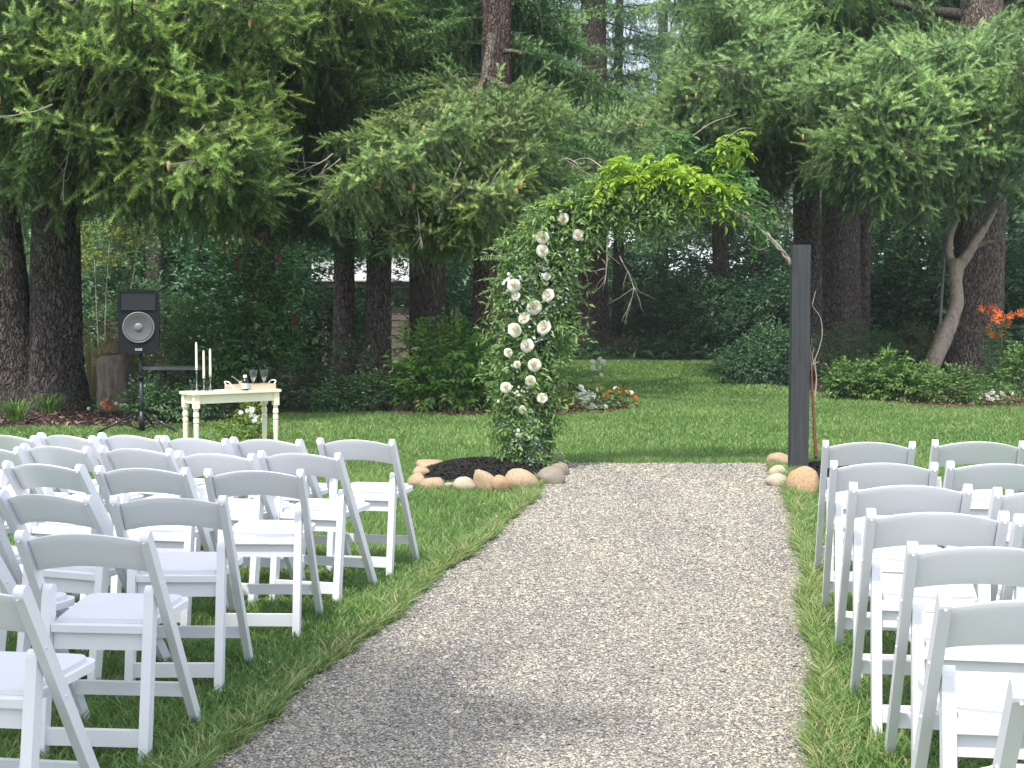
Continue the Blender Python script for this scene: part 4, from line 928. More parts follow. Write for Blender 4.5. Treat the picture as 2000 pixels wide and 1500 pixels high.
P = np.stack([x, y, np.abs(rng.normal(0, 0.22, n)) * (1.1 + lump)], 1); A = rng.normal(0, 1, (n, 3)); A[:, 2] = np.abs(A[:, 2]) * 0.6
leaves(acc, P, A, rng.normal(0, 0.5, (n, 3)) + np.array([0, -0.2, 1]), rng.uniform(0.18, 0.38, n), rng.uniform(0.08, 0.15, n), np.clip(rng.normal(0.35, 0.22, n), 0, 1))
tag(obj('undergrowth', acc.mesh('undergrowth', M['shrub']), color=(0.6, 0.7, 0.66)), 'low leafy undergrowth covering the forest floor', 'undergrowth', kind='stuff')
# rough grass fringe at the foot of the far trunks
for i, (px, d, lb_) in enumerate(((1130, 45.2, 'dry rough grass round the foot of the massive flared trunk'), (1215, 45.6, 'dry rough grass at the far lawn edge past the flared trunk'), (1290, 45.8, 'dry rough grass at the far lawn edge under the arch'))):
    stalks('rough_grass', lb_, 'grass clump', ((px - 1000) / F * d, d, 0), 150, 0.7, 2.2, 'straw' if i == 1 else 'lightshrub', 90 + i, 0.016, 0.5)

# ------------------------------------------------------------------ bark beds behind the lawn, rock, stumps, log, shed
def chips(name, label, poly, n, smin, smax, mat, zfun=None):
    xs = [p[0] for p in poly]; ys = [p[1] for p in poly]
    x = rng.uniform(min(xs), max(xs), n); y = rng.uniform(min(ys), max(ys), n); k = in_poly(x, y, poly); x, y = x[k], y[k]; n = len(x)
    z = np.full(n, 0.012) if zfun is None else zfun(x, y)
    s = rng.uniform(smin, smax, n); a = rng.uniform(0, 6.28, n); tl = rng.uniform(-0.6, 0.6, n)
    ex = np.stack([np.cos(a), np.sin(a), tl], 1) * s[:, None]; ey = np.stack([-np.sin(a), np.cos(a), rng.uniform(-0.5, 0.5, n)], 1) * (s * rng.uniform(0.25, 0.5, n))[:, None]
    c = np.stack([x, y, z + s * 0.25], 1); up = np.array([0, 0, 1.0]) * (s * 0.22)[:, None]
    V = np.stack([c - ex - ey, c + ex - ey, c + ex + ey, c - ex + ey, c + up], 1).reshape(-1, 3)
    f = np.array([(0, 1, 4), (1, 2, 4), (2, 3, 4), (3, 0, 4)])
    Fc = (np.arange(n)[:, None, None] * 5 + f).reshape(-1, 3)
    tag(obj(name, np_mesh(name, V, Fc, M[mat], np.repeat(rng.random(n), 5))), label, 'mulch', kind='stuff')
BARK = [G(px, py) for px, py in ((655, 803), (720, 808), (985, 814), (1200, 807), (1247, 796), (1190, 776), (1100, 780), (960, 772), (720, 784))]
sheet('bark_bed', BARK, 0.010, M['barkbed'])
chips('bark_chips', 'reddish brown bark chips covering the flower bed', BARK, 9000, 0.018, 0.045, 'barkchip')
BED2 = [G(px, py) for px, py in ((-300, 838), (0, 835), (300, 831), (450, 825), (540, 810), (420, 800), (250, 800), (0, 812), (-300, 815))]
sheet('shade_bed', BED2, 0.010, M['mulch'])
chips('dark_chips', 'dark bark mulch under the double trunk', BED2, 2500, 0.015, 0.035, 'barkchip')
BED3 = [G(px, py) for px, py in ((1640, 777), (1800, 795), (2020, 800), (2300, 790), (2300, 770), (1900, 765), (1700, 765))]
sheet('border_bed', BED3, 0.010, M['barkbed'])
chips('border_chips', 'brown bark mulch under the border shrubs', BED3, 3500, 0.018, 0.04, 'barkchip')

def rock_mesh(seed, angular=False):
    bm = bmesh.new(); bmesh.ops.create_icosphere(bm, subdivisions=3, radius=1.0); r_ = np.random.default_rng(seed)
    w = r_.normal(0, 1, (5, 3)); ph = r_.uniform(0, 6, 5); cuts = [(norm(r_.normal(0, 1, 3)), r_.uniform(0.55, 0.8)) for _ in range(7 if angular else 4)]
    for v in bm.verts:
        p = np.array(v.co); f = 1 + 0.09 * sum(math.sin(1.5 * np.dot(w[i], p) + ph[i]) for i in range(5)) / (1.3 if angular else 1.8)
        p = p * f * (1 + 0.025 * math.sin(6 * p[0] + ph[0]) * math.sin(7 * p[1] + ph[1]) + 0.02 * math.sin(9 * p[2] + 5 * p[0] + ph[2]))
        for nrm, dd in cuts:
            e = np.dot(p, nrm) - dd
            if e > 0: p = p - nrm * e * (0.95 if angular else 0.6)
        v.co = p
    return bm_mesh('stone', bm, M['rock'], True)
def rock(label, px, py, w, h, color, seed, name='edging_stone', group='stones edging the mulch beds', angular=False, dep=1.0, rz=0.0, tilt=0.0, sink=0.35):
    d = gd(py + h * 0.5); s = F / d; ww, hh = w / s / 2, h / s / 2
    o = obj(name, rock_mesh(seed, angular), None, ((px - 1000) / F * d, d + ww * dep * 0.5, hh * (1 - sink)), (0, tilt, rz), (ww * 1.03, max(ww * dep, 0.06), hh * (1 + sink)), color)
    return tag(o, label, 'stone', group)
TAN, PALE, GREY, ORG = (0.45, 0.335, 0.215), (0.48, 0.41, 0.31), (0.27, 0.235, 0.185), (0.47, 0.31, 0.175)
rock('long flat stone curving round the back of the bigger black mulch bed', 836, 908, 56, 20, TAN, 1, dep=1.6, rz=-0.2)
rock('stone on the back curve of the bigger bed, nearest the seats', 819, 922, 40, 22, TAN, 19, dep=1.4)
rock('tan stone at the outermost curve of the bigger black mulch bed', 813, 938, 38, 28, TAN, 2, dep=1.3)
rock('low rounded stone next to the outermost curve stone', 843, 945, 46, 26, TAN, 3)
rock('smallest flat stone, half sunk in the lawn edge of the bigger bed', 875, 949, 28, 13, PALE, 4)
rock('smooth pale egg-shaped stone at the front of the bigger bed', 907, 946, 46, 28, PALE, 5)
rock('cracked angular stone standing highest at the front of the bigger bed', 951, 937, 48, 46, TAN, 6, angular=True, tilt=-0.35, dep=0.7)
rock('tilted orange-tan stone beside the cracked angular stone', 978, 943, 38, 38, ORG, 7, tilt=-0.5, dep=0.9)
rock('largest domed stone of the bigger bed, touching the gravel under the garland', 1018, 939, 68, 44, TAN, 8)
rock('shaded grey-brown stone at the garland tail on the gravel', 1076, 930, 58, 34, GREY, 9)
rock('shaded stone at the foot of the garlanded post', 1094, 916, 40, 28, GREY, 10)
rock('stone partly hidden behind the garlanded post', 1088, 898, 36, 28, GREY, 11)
rock('flat tan stone behind the bare post on the lawn side', 1528, 899, 52, 28, TAN, 12)
rock('pale chipped stone at the gravel corner of the bare post', 1526, 921, 46, 32, PALE, 13, angular=True)
rock('lower pale stone under the chipped one by the bare post', 1524, 938, 46, 28, PALE, 14)
rock('largest orange domed stone in front of the bare post', 1576, 938, 72, 54, ORG, 15)
rock('stone on the seat side of the smaller bed, showing under a chair back', 1665, 948, 50, 22, TAN, 16)
rock('farther stone on the seat side of the smaller bed', 1722, 944, 46, 20, TAN, 17)
rock('small dark rock in the bark bed beside the heart-shaped leaves', 786, 790, 48, 26, (0.16, 0.14, 0.12), 18, 'garden_rock', None, True)

def mound(name, bed, seed, zmax):
    cx, cy, a, b = bed; V = [(0, 0, zmax)]; Fc = []; r_ = np.random.default_rng(seed); nr, ns = 14, 56
    for i in range(1, nr + 1):
        f = i / nr
        for j in range(ns):
            t = 2 * math.pi * j / ns; V.append((a * f * math.cos(t), b * f * math.sin(t), zmax * (1 - f ** 2.2) + 0.012 + (r_.uniform(-0.012, 0.014) if i < nr else -0.01)))
    for j in range(ns): Fc.append((0, 1 + j, 1 + (j + 1) % ns))
    for i in range(nr - 1):
        for j in range(ns):
            p, q = 1 + i * ns + j, 1 + i * ns + (j + 1) % ns; Fc += [(p, p + ns, q + ns), (p, q + ns, q)]
    o = obj(name, np_mesh(name, np.array(V), np.array(Fc), M['mulch'], None, None, True), None, (cx, cy, 0)); o['kind'] = 'structure'
    ell = [(cx + a * 0.97 * math.cos(t), cy + b * 0.97 * math.sin(t)) for t in np.linspace(0, 6.28, 40)[:-1]]
    chips(name + '_chips', 'black shredded mulch filling the stone-edged bed', ell, 12000, 0.006, 0.019, 'mulchchip',
          lambda x, y: zmax * (1 - (((x - cx) / a) ** 2 + ((y - cy) / b) ** 2) ** 1.1) + 0.014)
mound('mulch_bed', BED_L, 1, 0.10); mound('mulch_bed_small', BED_R, 2, 0.06)

def stump(label, px, py, w, h, seed):
    d = gd(py); t = thing('tree_stump', label, 'stump', ((px - 1000) / F * d, d, 0))
    zs = np.linspace(-0.05, h, 14); rad = w / 2 * (1 + 0.35 * np.exp(-np.clip(zs, 0, 9) / 0.12)); P = np.stack([0 * zs, 0 * zs, zs], 1)
    V, Fc = tube(P, rad, 30, True, 0.12, 11, seed); top = V[:, 2] > h - 0.01
    V[top, 2] += 0.10 * V[top, 0]
    obj('trunk', np_mesh('stump', V, Fc, M['stump'], None, None, True), t)
    bm = lathe([(w * 0.46, h + 0.0), (w * 0.44, h + 0.025)], 24); obj('cut_face', bm_mesh('cut_face', bm, M['twig']), t, (0, 0, 0), (0, -0.1, 0))
stump('weathered grey tree stump beside the loudspeaker stand', 217, 803, 0.38, 0.82, 3)
stump('shorter dark stump half hidden behind the weathered one and the loudspeaker', 240, 775, 0.36, 0.98, 4)

acc = Acc()
p = lambda x, y, d: at(x, y, d)
main = spline([p(1812, 735, 27.6), p(1826, 700, 27.8), p(1843, 660, 28.0), p(1858, 625, 28.3), p(1868, 590, 28.5), p(1866, 550, 28.7), p(1868, 512, 28.9)], 5)
acc.add(*tube(main, np.interp(np.linspace(0, 1, len(main)), [0, 0.15, 0.33, 0.5, 0.66, 0.83, 1], [0.14, 0.16, 0.175, 0.145, 0.135, 0.125, 0.165]), 18, True, 0.09, 7, 1))
f1 = spline([p(1862, 520, 28.9), p(1853, 495, 29.0), p(1855, 465, 29.1), p(1862, 445, 29.2), p(1869, 430, 29.2)], 5)
acc.add(*tube(f1, np.linspace(0.10, 0.045, len(f1)), 14, True, 0.09, 7, 2))
f2 = spline([p(1873, 520, 28.9), p(1893, 492, 28.9), p(1903, 475, 29.0), p(1922, 445, 29.1), p(1944, 407, 29.2)], 5)
acc.add(*tube(f2, np.interp(np.linspace(0, 1, len(f2)), [0, 0.3, 0.5, 1], [0.125, 0.10, 0.10, 0.055]), 14, True, 0.09, 7, 3))
f3 = spline([p(1908, 480, 29.0), p(1925, 474, 28.9), p(1940, 470, 28.8)], 5)
acc.add(*tube(f3, np.linspace(0.07, 0.02, len(f3)), 8, True))
lg = obj('driftwood_log', acc.mesh('driftwood_log', M['driftwood'], True)); tag(lg, 'pale forked driftwood log leaning against the great brown trunk', 'log')
acc = Acc(); acc.add(*tube(spline([p(1833, 700, 28.4), p(1838, 600, 28.9), p(1846, 480, 29.5), p(1850, 450, 29.6)], 6), np.linspace(0.035, 0.02, 19), 7))
tag(obj('leaning_stick', acc.mesh('leaning_stick', M['greystick'], True)), 'thin grey stick leaning upright beside the driftwood log', 'stick')

# shed among the trunks
S_d = 37.0; SX0 = (640 - 1000) / F * S_d; SX1 = (812 - 1000) / F * S_d
t = thing('shed', 'small weathered shed with a bright metal roof glimpsed between the trunks', 'shed', ((SX0 + SX1) / 2, S_d, 0), R(8)); hw = (SX1 - SX0) / 2 + 0.15
for i in range(11):
    z0 = 0.05 + i * 0.19
    if i != 8: obj('board', bm_mesh('board', box_bm((0.45, -0.03 + 0.012 * (i % 2), z0), (hw, 0.02 + 0.012 * (i % 2), z0 + 0.17)), M['board']), t)
for i in range(11): obj('board', bm_mesh('board', box_bm((-hw + 0.1, 1.6 + 0.012 * (i % 2), 0.05 + i * 0.19), (0.5, 1.64 + 0.012 * (i % 2), 0.22 + i * 0.19)), M['board']), t)
for xx in (-hw + 0.08, 0.40, hw): obj('post', bm_mesh('post', box_bm((xx - 0.06, -0.1, 0), (xx + 0.06, 0.02 - 0.055, 2.15)), M['paleboard']), t)
obj('beam', bm_mesh('beam', box_bm((-hw - 0.1, -0.12, 2.05), (hw + 0.35, -0.02, 2.2)), M['paleboard']), t)
for i in range(9):                     # metal roof panels, low at the near eave
    x0 = -hw - 0.25 + i * (2 * hw + 0.7) / 9; x1 = x0 + (2 * hw + 0.7) / 9 - 0.012
    bm = bmesh.new(); prism_x([(-0.45, 2.22), (-0.45, 2.25), (1.7, 2.92), (1.7, 2.89)], x0, x1, bm); obj('roof_panel', bm_mesh('roof_panel', bm, M['roof']), t)
for i in range(9):
    x0 = -hw - 0.25 + i * (2 * hw + 0.7) / 9; x1 = x0 + (2 * hw + 0.7) / 9 - 0.012
    bm = bmesh.new(); prism_x([(1.71, 2.89), (1.71, 2.92), (3.6, 2.25), (3.6, 2.22)], x0, x1, bm); obj('roof_panel', bm_mesh('roof_panel', bm, M['roof']), t)
bm = bmesh.new(); prism_x([(-0.3, 2.14), (1.7, 2.8), (3.5, 2.14)], hw + 0.16, hw + 0.2, bm); obj('gable', bm_mesh('gable', bm, M['board']), t)
tag(obj('garden_stake', bm_mesh('garden_stake', box_bm((-0.045, -0.045, 0), (0.045, 0.045, 1.55)), M['paleboard']), None, ((893 - 1000) / F * 31, 31, 0)), 'pale wooden stake behind the leafy bright bush', 'stake')

# ------------------------------------------------------------------ loudspeaker on its tripod
SPD = 16.7; spx = (273 - 1000) / F * SPD; ppm = F / SPD
t = thing('speaker_stand', 'black tripod speaker stand with spread braced legs', 'speaker stand', (spx + 0.01, SPD, 0), R(4))
def pipe(a, b, r0, r1=None, segs=10): V, Fc = tube(np.array([a, b]), [r0, r1 or r0], segs); return V, Fc
def part(name, pieces, mat, parent, smooth=True):
    acc = Acc()
    for V, Fc in pieces: acc.add(V, Fc)
    return obj(name, acc.mesh(name, M[mat], smooth), parent)
part('pole', [pipe((0, 0, 0.45), (0, 0, 1.06), 0.019)], 'blackmetal', t); part('lower_tube', [pipe((0, 0, 0.02), (0, 0, 0.68), 0.026)], 'blackmetal', t)
part('collar', [pipe((0, 0, 0.64), (0, 0, 0.70), 0.036), pipe((-0.02, 0, 0.67), (-0.07, 0, 0.67), 0.012)], 'blackmetal', t)
part('hub', [pipe((0, 0, 0.02), (0, 0, 0.26), 0.037)], 'blackmetal', t)
for a in (R(205), R(-28), R(85)):
    c, s = math.cos(a), math.sin(a); foot = (0.55 * c, 0.55 * s, 0.02)
    lg = part('leg', [pipe((0.03 * c, 0.03 * s, 0.25), foot, 0.014)], 'blackmetal', t)
    m = (0.30 * c, 0.30 * s, 0.14); br = part('brace', [pipe((0.03 * c, 0.03 * s, 0.05), m, 0.009)], 'blackmetal', t)
    part('bolt', [pipe((m[0], m[1] - 0.02, m[2]), (m[0], m[1] + 0.02, m[2]), 0.009)], 'steel', lg)
W2 = 0.24; BT = H - (690 - HY) / ppm; TP = H - (566 - HY) / ppm; hh = TP - BT
t = thing('loudspeaker', 'black loudspeaker with a big grey woofer on the tripod stand', 'loudspeaker', (spx, SPD - 0.02, BT), R(13))
def rrect(w0, w1, z0, z1, r_, n=6):
    pts = []
    for cx, cz, a0 in ((w1 / 2 - r_, z1 - r_, 0), (-w1 / 2 + r_, z1 - r_, 90), (-w0 / 2 + r_ * 1.3, z0 + r_ * 1.3, 180), (w0 / 2 - r_ * 1.3, z0 + r_ * 1.3, 270)):
        rr = r_ if cz > hh / 2 else r_ * 1.3
        for k in range(n + 1): a = R(a0 + 90 * k / n); pts.append((cx + rr * math.cos(a), cz + rr * math.sin(a)))
    return pts
bm = bmesh.new(); prism_y(rrect(0.47, 0.48, 0, hh, 0.075), -0.17, 0.20, bm)
obj('cabinet', bm_mesh('cabinet', bm, M['black'], False, 0.014), t)
# horn: recessed flare
bm = bmesh.new(); zt, zb = hh - 0.035, hh * 0.69
o_ = [(-0.195, zb), (0.195, zb), (0.195, zt), (-0.195, zt)]; i_ = [(-0.03, zb + 0.08), (0.03, zb + 0.08), (0.03, zb + 0.12), (-0.03, zb + 0.12)]
ov = [bm.verts.new((x, -0.174, z)) for x, z in o_]; ov2 = [bm.verts.new((x * 1.05, -0.188, z + (0.006 if z > zb else -0.006))) for x, z in o_]; iv = [bm.verts.new((x, -0.1735 + 0.0, z)) for x, z in i_]
iv2 = [bm.verts.new((x, -0.172, z)) for x, z in i_]
for k in range(4): bm.faces.new((ov2[k], ov2[(k + 1) % 4], ov[(k + 1) % 4], ov[k])); bm.faces.new((ov[k], ov[(k + 1) % 4], iv[(k + 1) % 4], iv[k]))
bm.faces.new(iv); obj('horn', bm_mesh('horn', bm, M['horn']), t)
cz = BT + 0; wz = H - (639 - HY) / ppm - BT
def ring_lathe(prof, mat, name, segs=40):
    bm = bmesh.new(); rings = []
    for r0, y in prof: rings.append([bm.verts.new((r0 * math.cos(2 * math.pi * k / segs), y, r0 * math.sin(2 * math.pi * k / segs))) for k in range(segs)])
    for i in range(len(rings) - 1):
        for k in range(segs): bm.faces.new((rings[i][k], rings[i][(k + 1) % segs], rings[i + 1][(k + 1) % segs], rings[i + 1][k]))
    if prof[-1][0] < 0.02: bm.faces.new(rings[-1])
    return obj(name, bm_mesh(name, bm, M[mat], True), t, (0, 0, wz))
ring_lathe([(0.187, -0.171), (0.185, -0.186), (0.172, -0.188), (0.168, -0.176)], 'ring', 'woofer_ring')
ring_lathe([(0.168, -0.177), (0.160, -0.185), (0.152, -0.182), (0.06, -0.1725), (0.055, -0.1722), (0.01, -0.1721)], 'cone_paper', 'woofer_cone')
ring_lathe([(0.052, -0.1735), (0.045, -0.182), (0.028, -0.189), (0.01, -0.191)], 'ring', 'dust_cap')
bm = bmesh.new(); prism_y([(-0.05, 0.035), (0.05, 0.035), (0.05, 0.07), (-0.05, 0.07)], -0.176, -0.171, bm); bg = obj('badge', bm_mesh('badge', bm, M['horn']), t)
bm = bmesh.new(); x = -0.040
for k in range(6):                     # six small pale letters, too small to read
    box_bm((x, -0.1785, 0.041), (x + 0.004, -0.1762, 0.064), bm)
    if k % 2 == 0: box_bm((x + 0.0042, -0.1785, 0.058), (x + 0.0105, -0.1762, 0.064), bm)
    box_bm((x + 0.0042, -0.1785, 0.041), (x + 0.0105, -0.1762, 0.046), bm)
    x += 0.0137
obj('lettering', bm_mesh('lettering', bm, M['print']), bg)

# grey folding table behind
FT = 18.9; z_ = H - (716 - HY) / F * FT
t = thing('folding_table', 'grey folding table with black legs behind the loudspeaker', 'table', ((345 - 1000) / F * FT, FT, 0), R(-6))
obj('tabletop', bm_mesh('tabletop', box_bm((-0.42, -0.25, z_ - 0.035), (0.42, 0.25, z_)), M['folding'], False, 0.01), t)
for sx_ in (-0.3, 0.3):
    for sy_ in (-0.18, 0.18): part('leg', [pipe((sx_ * 0.75, sy_, z_ - 0.035), (sx_, sy_, 0.0), 0.013)], 'blackmetal', t)
part('brace', [pipe((-0.2, -0.1, z_ - 0.05), (0.22, 0.1, 0.4), 0.009), pipe((0.2, -0.1, z_ - 0.05), (-0.22, 0.1, 0.4), 0.009)], 'blackmetal', t)

# ------------------------------------------------------------------ cream console table and what stands on it
TZ, TA = 0.76, R(38); tc = Vector((-2.81, 12.18, 0)); ux = Vector((math.cos(TA), math.sin(TA), 0)); uy = Vector((-math.sin(TA), math.cos(TA), 0)); TL, TD = 0.87, 0.30
t = thing('console_table', 'narrow cream painted table with turned legs on the lawn', 'table', tc + ux * TL / 2 + uy * TD / 2, TA)
obj('tabletop', bm_mesh('tabletop', box_bm((-TL / 2, -TD / 2, TZ - 0.024), (TL / 2, TD / 2, TZ)), M['cream'], False, 0.007), t)
for a, b in (((-TL / 2 + 0.05, -TD / 2 + 0.03), (TL / 2 - 0.05, -TD / 2 + 0.045)), ((-TL / 2 + 0.05, TD / 2 - 0.045), (TL / 2 - 0.05, TD / 2 - 0.03)),
             ((-TL / 2 + 0.03, -TD / 2 + 0.05), (-TL / 2 + 0.045, TD / 2 - 0.05)), ((TL / 2 - 0.045, -TD / 2 + 0.05), (TL / 2 - 0.03, TD / 2 - 0.05))):
    obj('apron', bm_mesh('apron', box_bm((*a, TZ - 0.105), (*b, TZ - 0.025)), M['cream'], False, 0.003), t)
lb = box_bm((-0.026, -0.026, TZ - 0.145), (0.026, 0.026, TZ - 0.0245))
lathe([(0.011, 0.0), (0.015, 0.02), (0.019, 0.25), (0.025, 0.47), (0.020, 0.475), (0.026, 0.49), (0.026, 0.515), (0.020, 0.525), (0.027, 0.545), (0.025, 0.575), (0.018, 0.585), (0.023, 0.6), (0.025, TZ - 0.146)], 16, lb)
LEGM = bm_mesh('leg', lb, M['cream'], False)
for sx_ in (-1, 1):
    for sy_ in (-1, 1): obj('leg', LEGM, t, (sx_ * (TL / 2 - 0.04), sy_ * (TD / 2 - 0.04), 0))
def on_table(px, fr): # point of the table top by distance along it and across it
    return tc + ux * (px * TL) + uy * (fr * TD) + Vector((0, 0, TZ))
def candle(label, hl, pos, hh_, cl):
    t = thing('candlestick', 'silver candlestick ' + label, 'candlestick', pos, 0, 'candlesticks on the cream table')
    obj('base', bm_mesh('base', lathe([(0.036, 0), (0.034, 0.006), (0.012, 0.014), (0.006, 0.022)], 18), M['silver'], True), t)
    obj('stem', bm_mesh('stem', lathe([(0.006, 0.0215), (0.009, 0.035), (0.005, 0.05), (0.005, hh_ - 0.05), (0.010, hh_ - 0.035), (0.006, hh_ - 0.025), (0.013, hh_ - 0.012), (0.014, hh_)], 14), M['silver'], True), t)
    c = thing('candle', 'unlit ivory taper candle ' + hl, 'candle', pos + Vector((0, 0, hh_ + 0.0005)), 0, 'taper candles on the cream table')
    obj('wax', bm_mesh('wax', lathe([(0.0105, 0), (0.0115, 0.01), (0.0098, cl - 0.02), (0.006, cl - 0.004), (0.002, cl)], 12), M['wax'], True), c)
    obj('wick', bm_mesh('wick', lathe([(0.0012, cl), (0.001, cl + 0.009)], 6), M['blackmetal']), c)
candle('holding the tallest candle at the table end', 'standing tallest of the three', on_table(0.135, 0.62), 0.20, 0.24)
candle('holding the front candle nearest the camera', 'in the front candlestick, lowest tip of the three', on_table(0.16, 0.28), 0.13, 0.24)
candle('holding the candle next to the tray', 'nearest the tray and glasses', on_table(0.265, 0.48), 0.14, 0.24)
t = thing('serving_tray', 'whitewashed wooden tray with curled handles on the cream table', 'tray', on_table(0.735, 0.55), TA)
obj('base', bm_mesh('base', box_bm((-0.20, -0.085, 0.001), (0.20, 0.085, 0.010)), M['traywood']), t)
for a, b in (((-0.20, -0.097), (0.20, -0.086)), ((-0.20, 0.086), (0.20, 0.097))): obj('side', bm_mesh('side', box_bm((*a, 0.001), (*b, 0.047)), M['traywood'], False, 0.003), t)
for s in (-1, 1):
    obj('side', bm_mesh('side', box_bm((min(s * 0.201, s * 0.211), -0.097, 0.001), (max(s * 0.201, s * 0.211), 0.097, 0.047)), M['traywood'], False, 0.003), t)
    part('handle', [tube(spline([(s * 0.212, -0.055, 0.04), (s * 0.235, -0.05, 0.07), (s * 0.24, 0, 0.078), (s * 0.235, 0.05, 0.07), (s * 0.212, 0.055, 0.04)], 5), 0.006, 7)], 'print', t)
def tray_pt(u, v, z=0.0105): return on_table(0.735, 0.55) + ux * u + uy * v + Vector((0, 0, z))
for lab, u, v in (('cut wine glass on the tray, nearer the dark bottle', 0.045, 0.03), ('cut wine glass on the tray, nearer the far table end', 0.150, 0.02)):
    t = thing('wine_glass', lab, 'glass', tray_pt(u, v), 0, 'wine glasses on the tray')
    obj('foot', bm_mesh('foot', lathe([(0.030, 0), (0.028, 0.004), (0.006, 0.010), (0.005, 0.012)], 20), M['glass'], True), t)
    obj('stem', bm_mesh('stem', lathe([(0.005, 0.0125), (0.0075, 0.03), (0.005, 0.05), (0.008, 0.064)], 14), M['glass'], True), t)
    bm = lathe([(0.008, 0.0645), (0.020, 0.078), (0.029, 0.10), (0.034, 0.13), (0.040, 0.165), (0.0375, 0.165), (0.031, 0.13), (0.026, 0.10), (0.016, 0.082), (0.003, 0.078)], 12)
    obj('bowl', bm_mesh('bowl', bm, M['glass'], False), t)
t = thing('bottle', 'small dark bottle with a white cap and pale label in front of the tray', 'bottle', on_table(0.60, 0.13))
obj('body', bm_mesh('body', lathe([(0.030, 0.001), (0.031, 0.006), (0.031, 0.082), (0.024, 0.098), (0.012, 0.108), (0.012, 0.112)], 20), M['bottle'], True), t)
obj('cap', bm_mesh('cap', lathe([(0.016, 0.1125), (0.017, 0.115), (0.017, 0.138), (0.015, 0.14)], 18), M['print'], True), t)
bm = bmesh.new(); n_ = 18
for k in range(n_ - 4):
    a0, a1 = 2 * math.pi * k / n_ + 2.6, 2 * math.pi * (k + 1) / n_ + 2.6
    bm.faces.new([bm.verts.new((0.0318 * math.cos(a), 0.0318 * math.sin(a), z)) for a, z in ((a0, 0.015), (a1, 0.015), (a1, 0.065), (a0, 0.065))])
obj('label', bm_mesh('label', bm, M['label'], True), t)
bm = lathe([(0.007, 0), (0.009, 0.01), (0.008, 0.09), (0.012, 0.10), (0.034, 0.125), (0.038, 0.155), (0.030, 0.18), (0.012, 0.19)], 18)
o = obj('glass_scoop', bm_mesh('glass_scoop', bm, M['glass'], True), None, tray_pt(-0.135, 0.0, 0.115), (0, 0, 0)); o.rotation_euler = Euler((0, R(124), TA), 'XYZ')
tag(o, 'clear glass decanter lying tilted in the tray with its neck sticking out', 'decanter')
o.location = tray_pt(-0.19, 0.0, 0.125)

# ------------------------------------------------------------------ posts, vine, garland
def post(label, px, py, wpx, top):
    d = gd(py); w = wpx / F * d
    t = thing('arch_post', label, 'post', ((px - 1000) / F * d, d + w / 2, 0), R(-3), 'square posts carrying the arch')
    bm = box_bm((-w / 2, -w / 2, -0.05), (w / 2, w / 2, top)); es = [e for e in bm.edges]
    obj('timber', bm_mesh('timber', bm, M['post'], False, 0.012, 2), t)
    return t, d
PR_, dR = post('bare dark stained square post where the gravel meets the lawn', 1565, 929, 35, 2.07)
PL_, dL = post('dark stained square post wrapped by the rose garland', 1063, 917, 34, 2.05)
AD = 12.9
arch_px = [(1055, 500), (1062, 465), (1085, 438), (1125, 418), (1170, 402), (1240, 388), (1320, 384), (1395, 392), (1450, 418), (1495, 455), (1530, 495), (1548, 520)]
arch_d = np.linspace(dL + 0.1, dR + 0.1, len(arch_px)); APTS = spline([at(x, y, d) for (x, y), d in zip(arch_px, arch_d)], 8)
t = thing('wisteria_vine', 'vine with lime green young leaves arching from the garlanded post to the bare post', 'vine', (APTS[0][0], APTS[0][1], 0))
acc = Acc(); r_ = np.random.default_rng(12)
for k in range(6):
    off = r_.normal(0, 0.028, (len(APTS), 3)); off = np.cumsum(off, 0) * 0.25 + np.array([0, r_.uniform(-0.05, 0.05), r_.uniform(-0.03, 0.03)]); off -= off[-1] * np.linspace(0, 1, len(APTS))[:, None]
    acc.add(*tube(APTS + off - np.array(t.location), np.linspace(0.011, 0.005, len(APTS)) * r_.uniform(0.4, 1.0), 6))
for pts in ([(1140, 350), (1125, 318), (1105, 312), (1180, 360)], [(1390, 300), (1440, 255), (1470, 250)], [(1350, 268), (1390, 240), (1440, 222)], [(1180, 330), (1150, 310), (1120, 316), (1105, 345)], [(1490, 440), (1500, 475), (1485, 488), (1460, 475)], [(1420, 405), (1460, 400), (1500, 402)], [(1400, 390), (1450, 384), (1494, 400)]):
    acc.add(*tube(spline([np.array(at(x, y, AD + r_.uniform(-0.2, 0.2))) - np.array(t.location) for x, y in pts], 5), np.linspace(0.006, 0.002, 5 * (len(pts) - 1) + 1), 5))
obj('stem', acc.mesh('stem', M['vinestem'], True), t)
def pinnate(seed, mat, n=6, L=0.24, l=0.075, w=0.03):
    r_ = np.random.default_rng(seed); acc = Acc(); q = np.linspace(0, 1, 8)
    rach = np.stack([q * L, 0.02 * np.sin(q * 3 + seed), 0.02 * q - 0.10 * q ** 2], 1); acc.add(*tube(rach, np.linspace(0.0022, 0.001, 8), 4), tone=0.6)
    P, A, Nn, LL, T = [], [], [], [], []
    for i in range(n):
        f = 0.22 + 0.74 * i / n; c = np.array([np.interp(f, q, rach[:, k]) for k in range(3)])
        for s in (-1, 1): P.append(c); A.append((0.55, s * 0.95, r_.uniform(-0.4, 0.0))); LL.append(l * (1 - 0.25 * abs(f - 0.55)) * r_.uniform(0.85, 1.1)); T.append(r_.normal(0.5, 0.15))
    P.append(rach[-1]); A.append((1, 0, -0.5)); LL.append(l * 1.1); T.append(0.6)
    n_ = len(P); leaves(acc, np.array(P), np.array(A), np.tile([0, 0, 1.0], (n_, 1)) + r_.normal(0, 0.2, (n_, 3)), np.array(LL), w, np.clip(np.array(T), 0, 1), six=True, droop=0.22, fold=0.18)
    return acc.mesh('leaf', M[mat])
LIME = [pinnate(s, 'limeleaf') for s in range(4)]; DKV = [pinnate(20 + s, 'vineleaf') for s in range(4)]
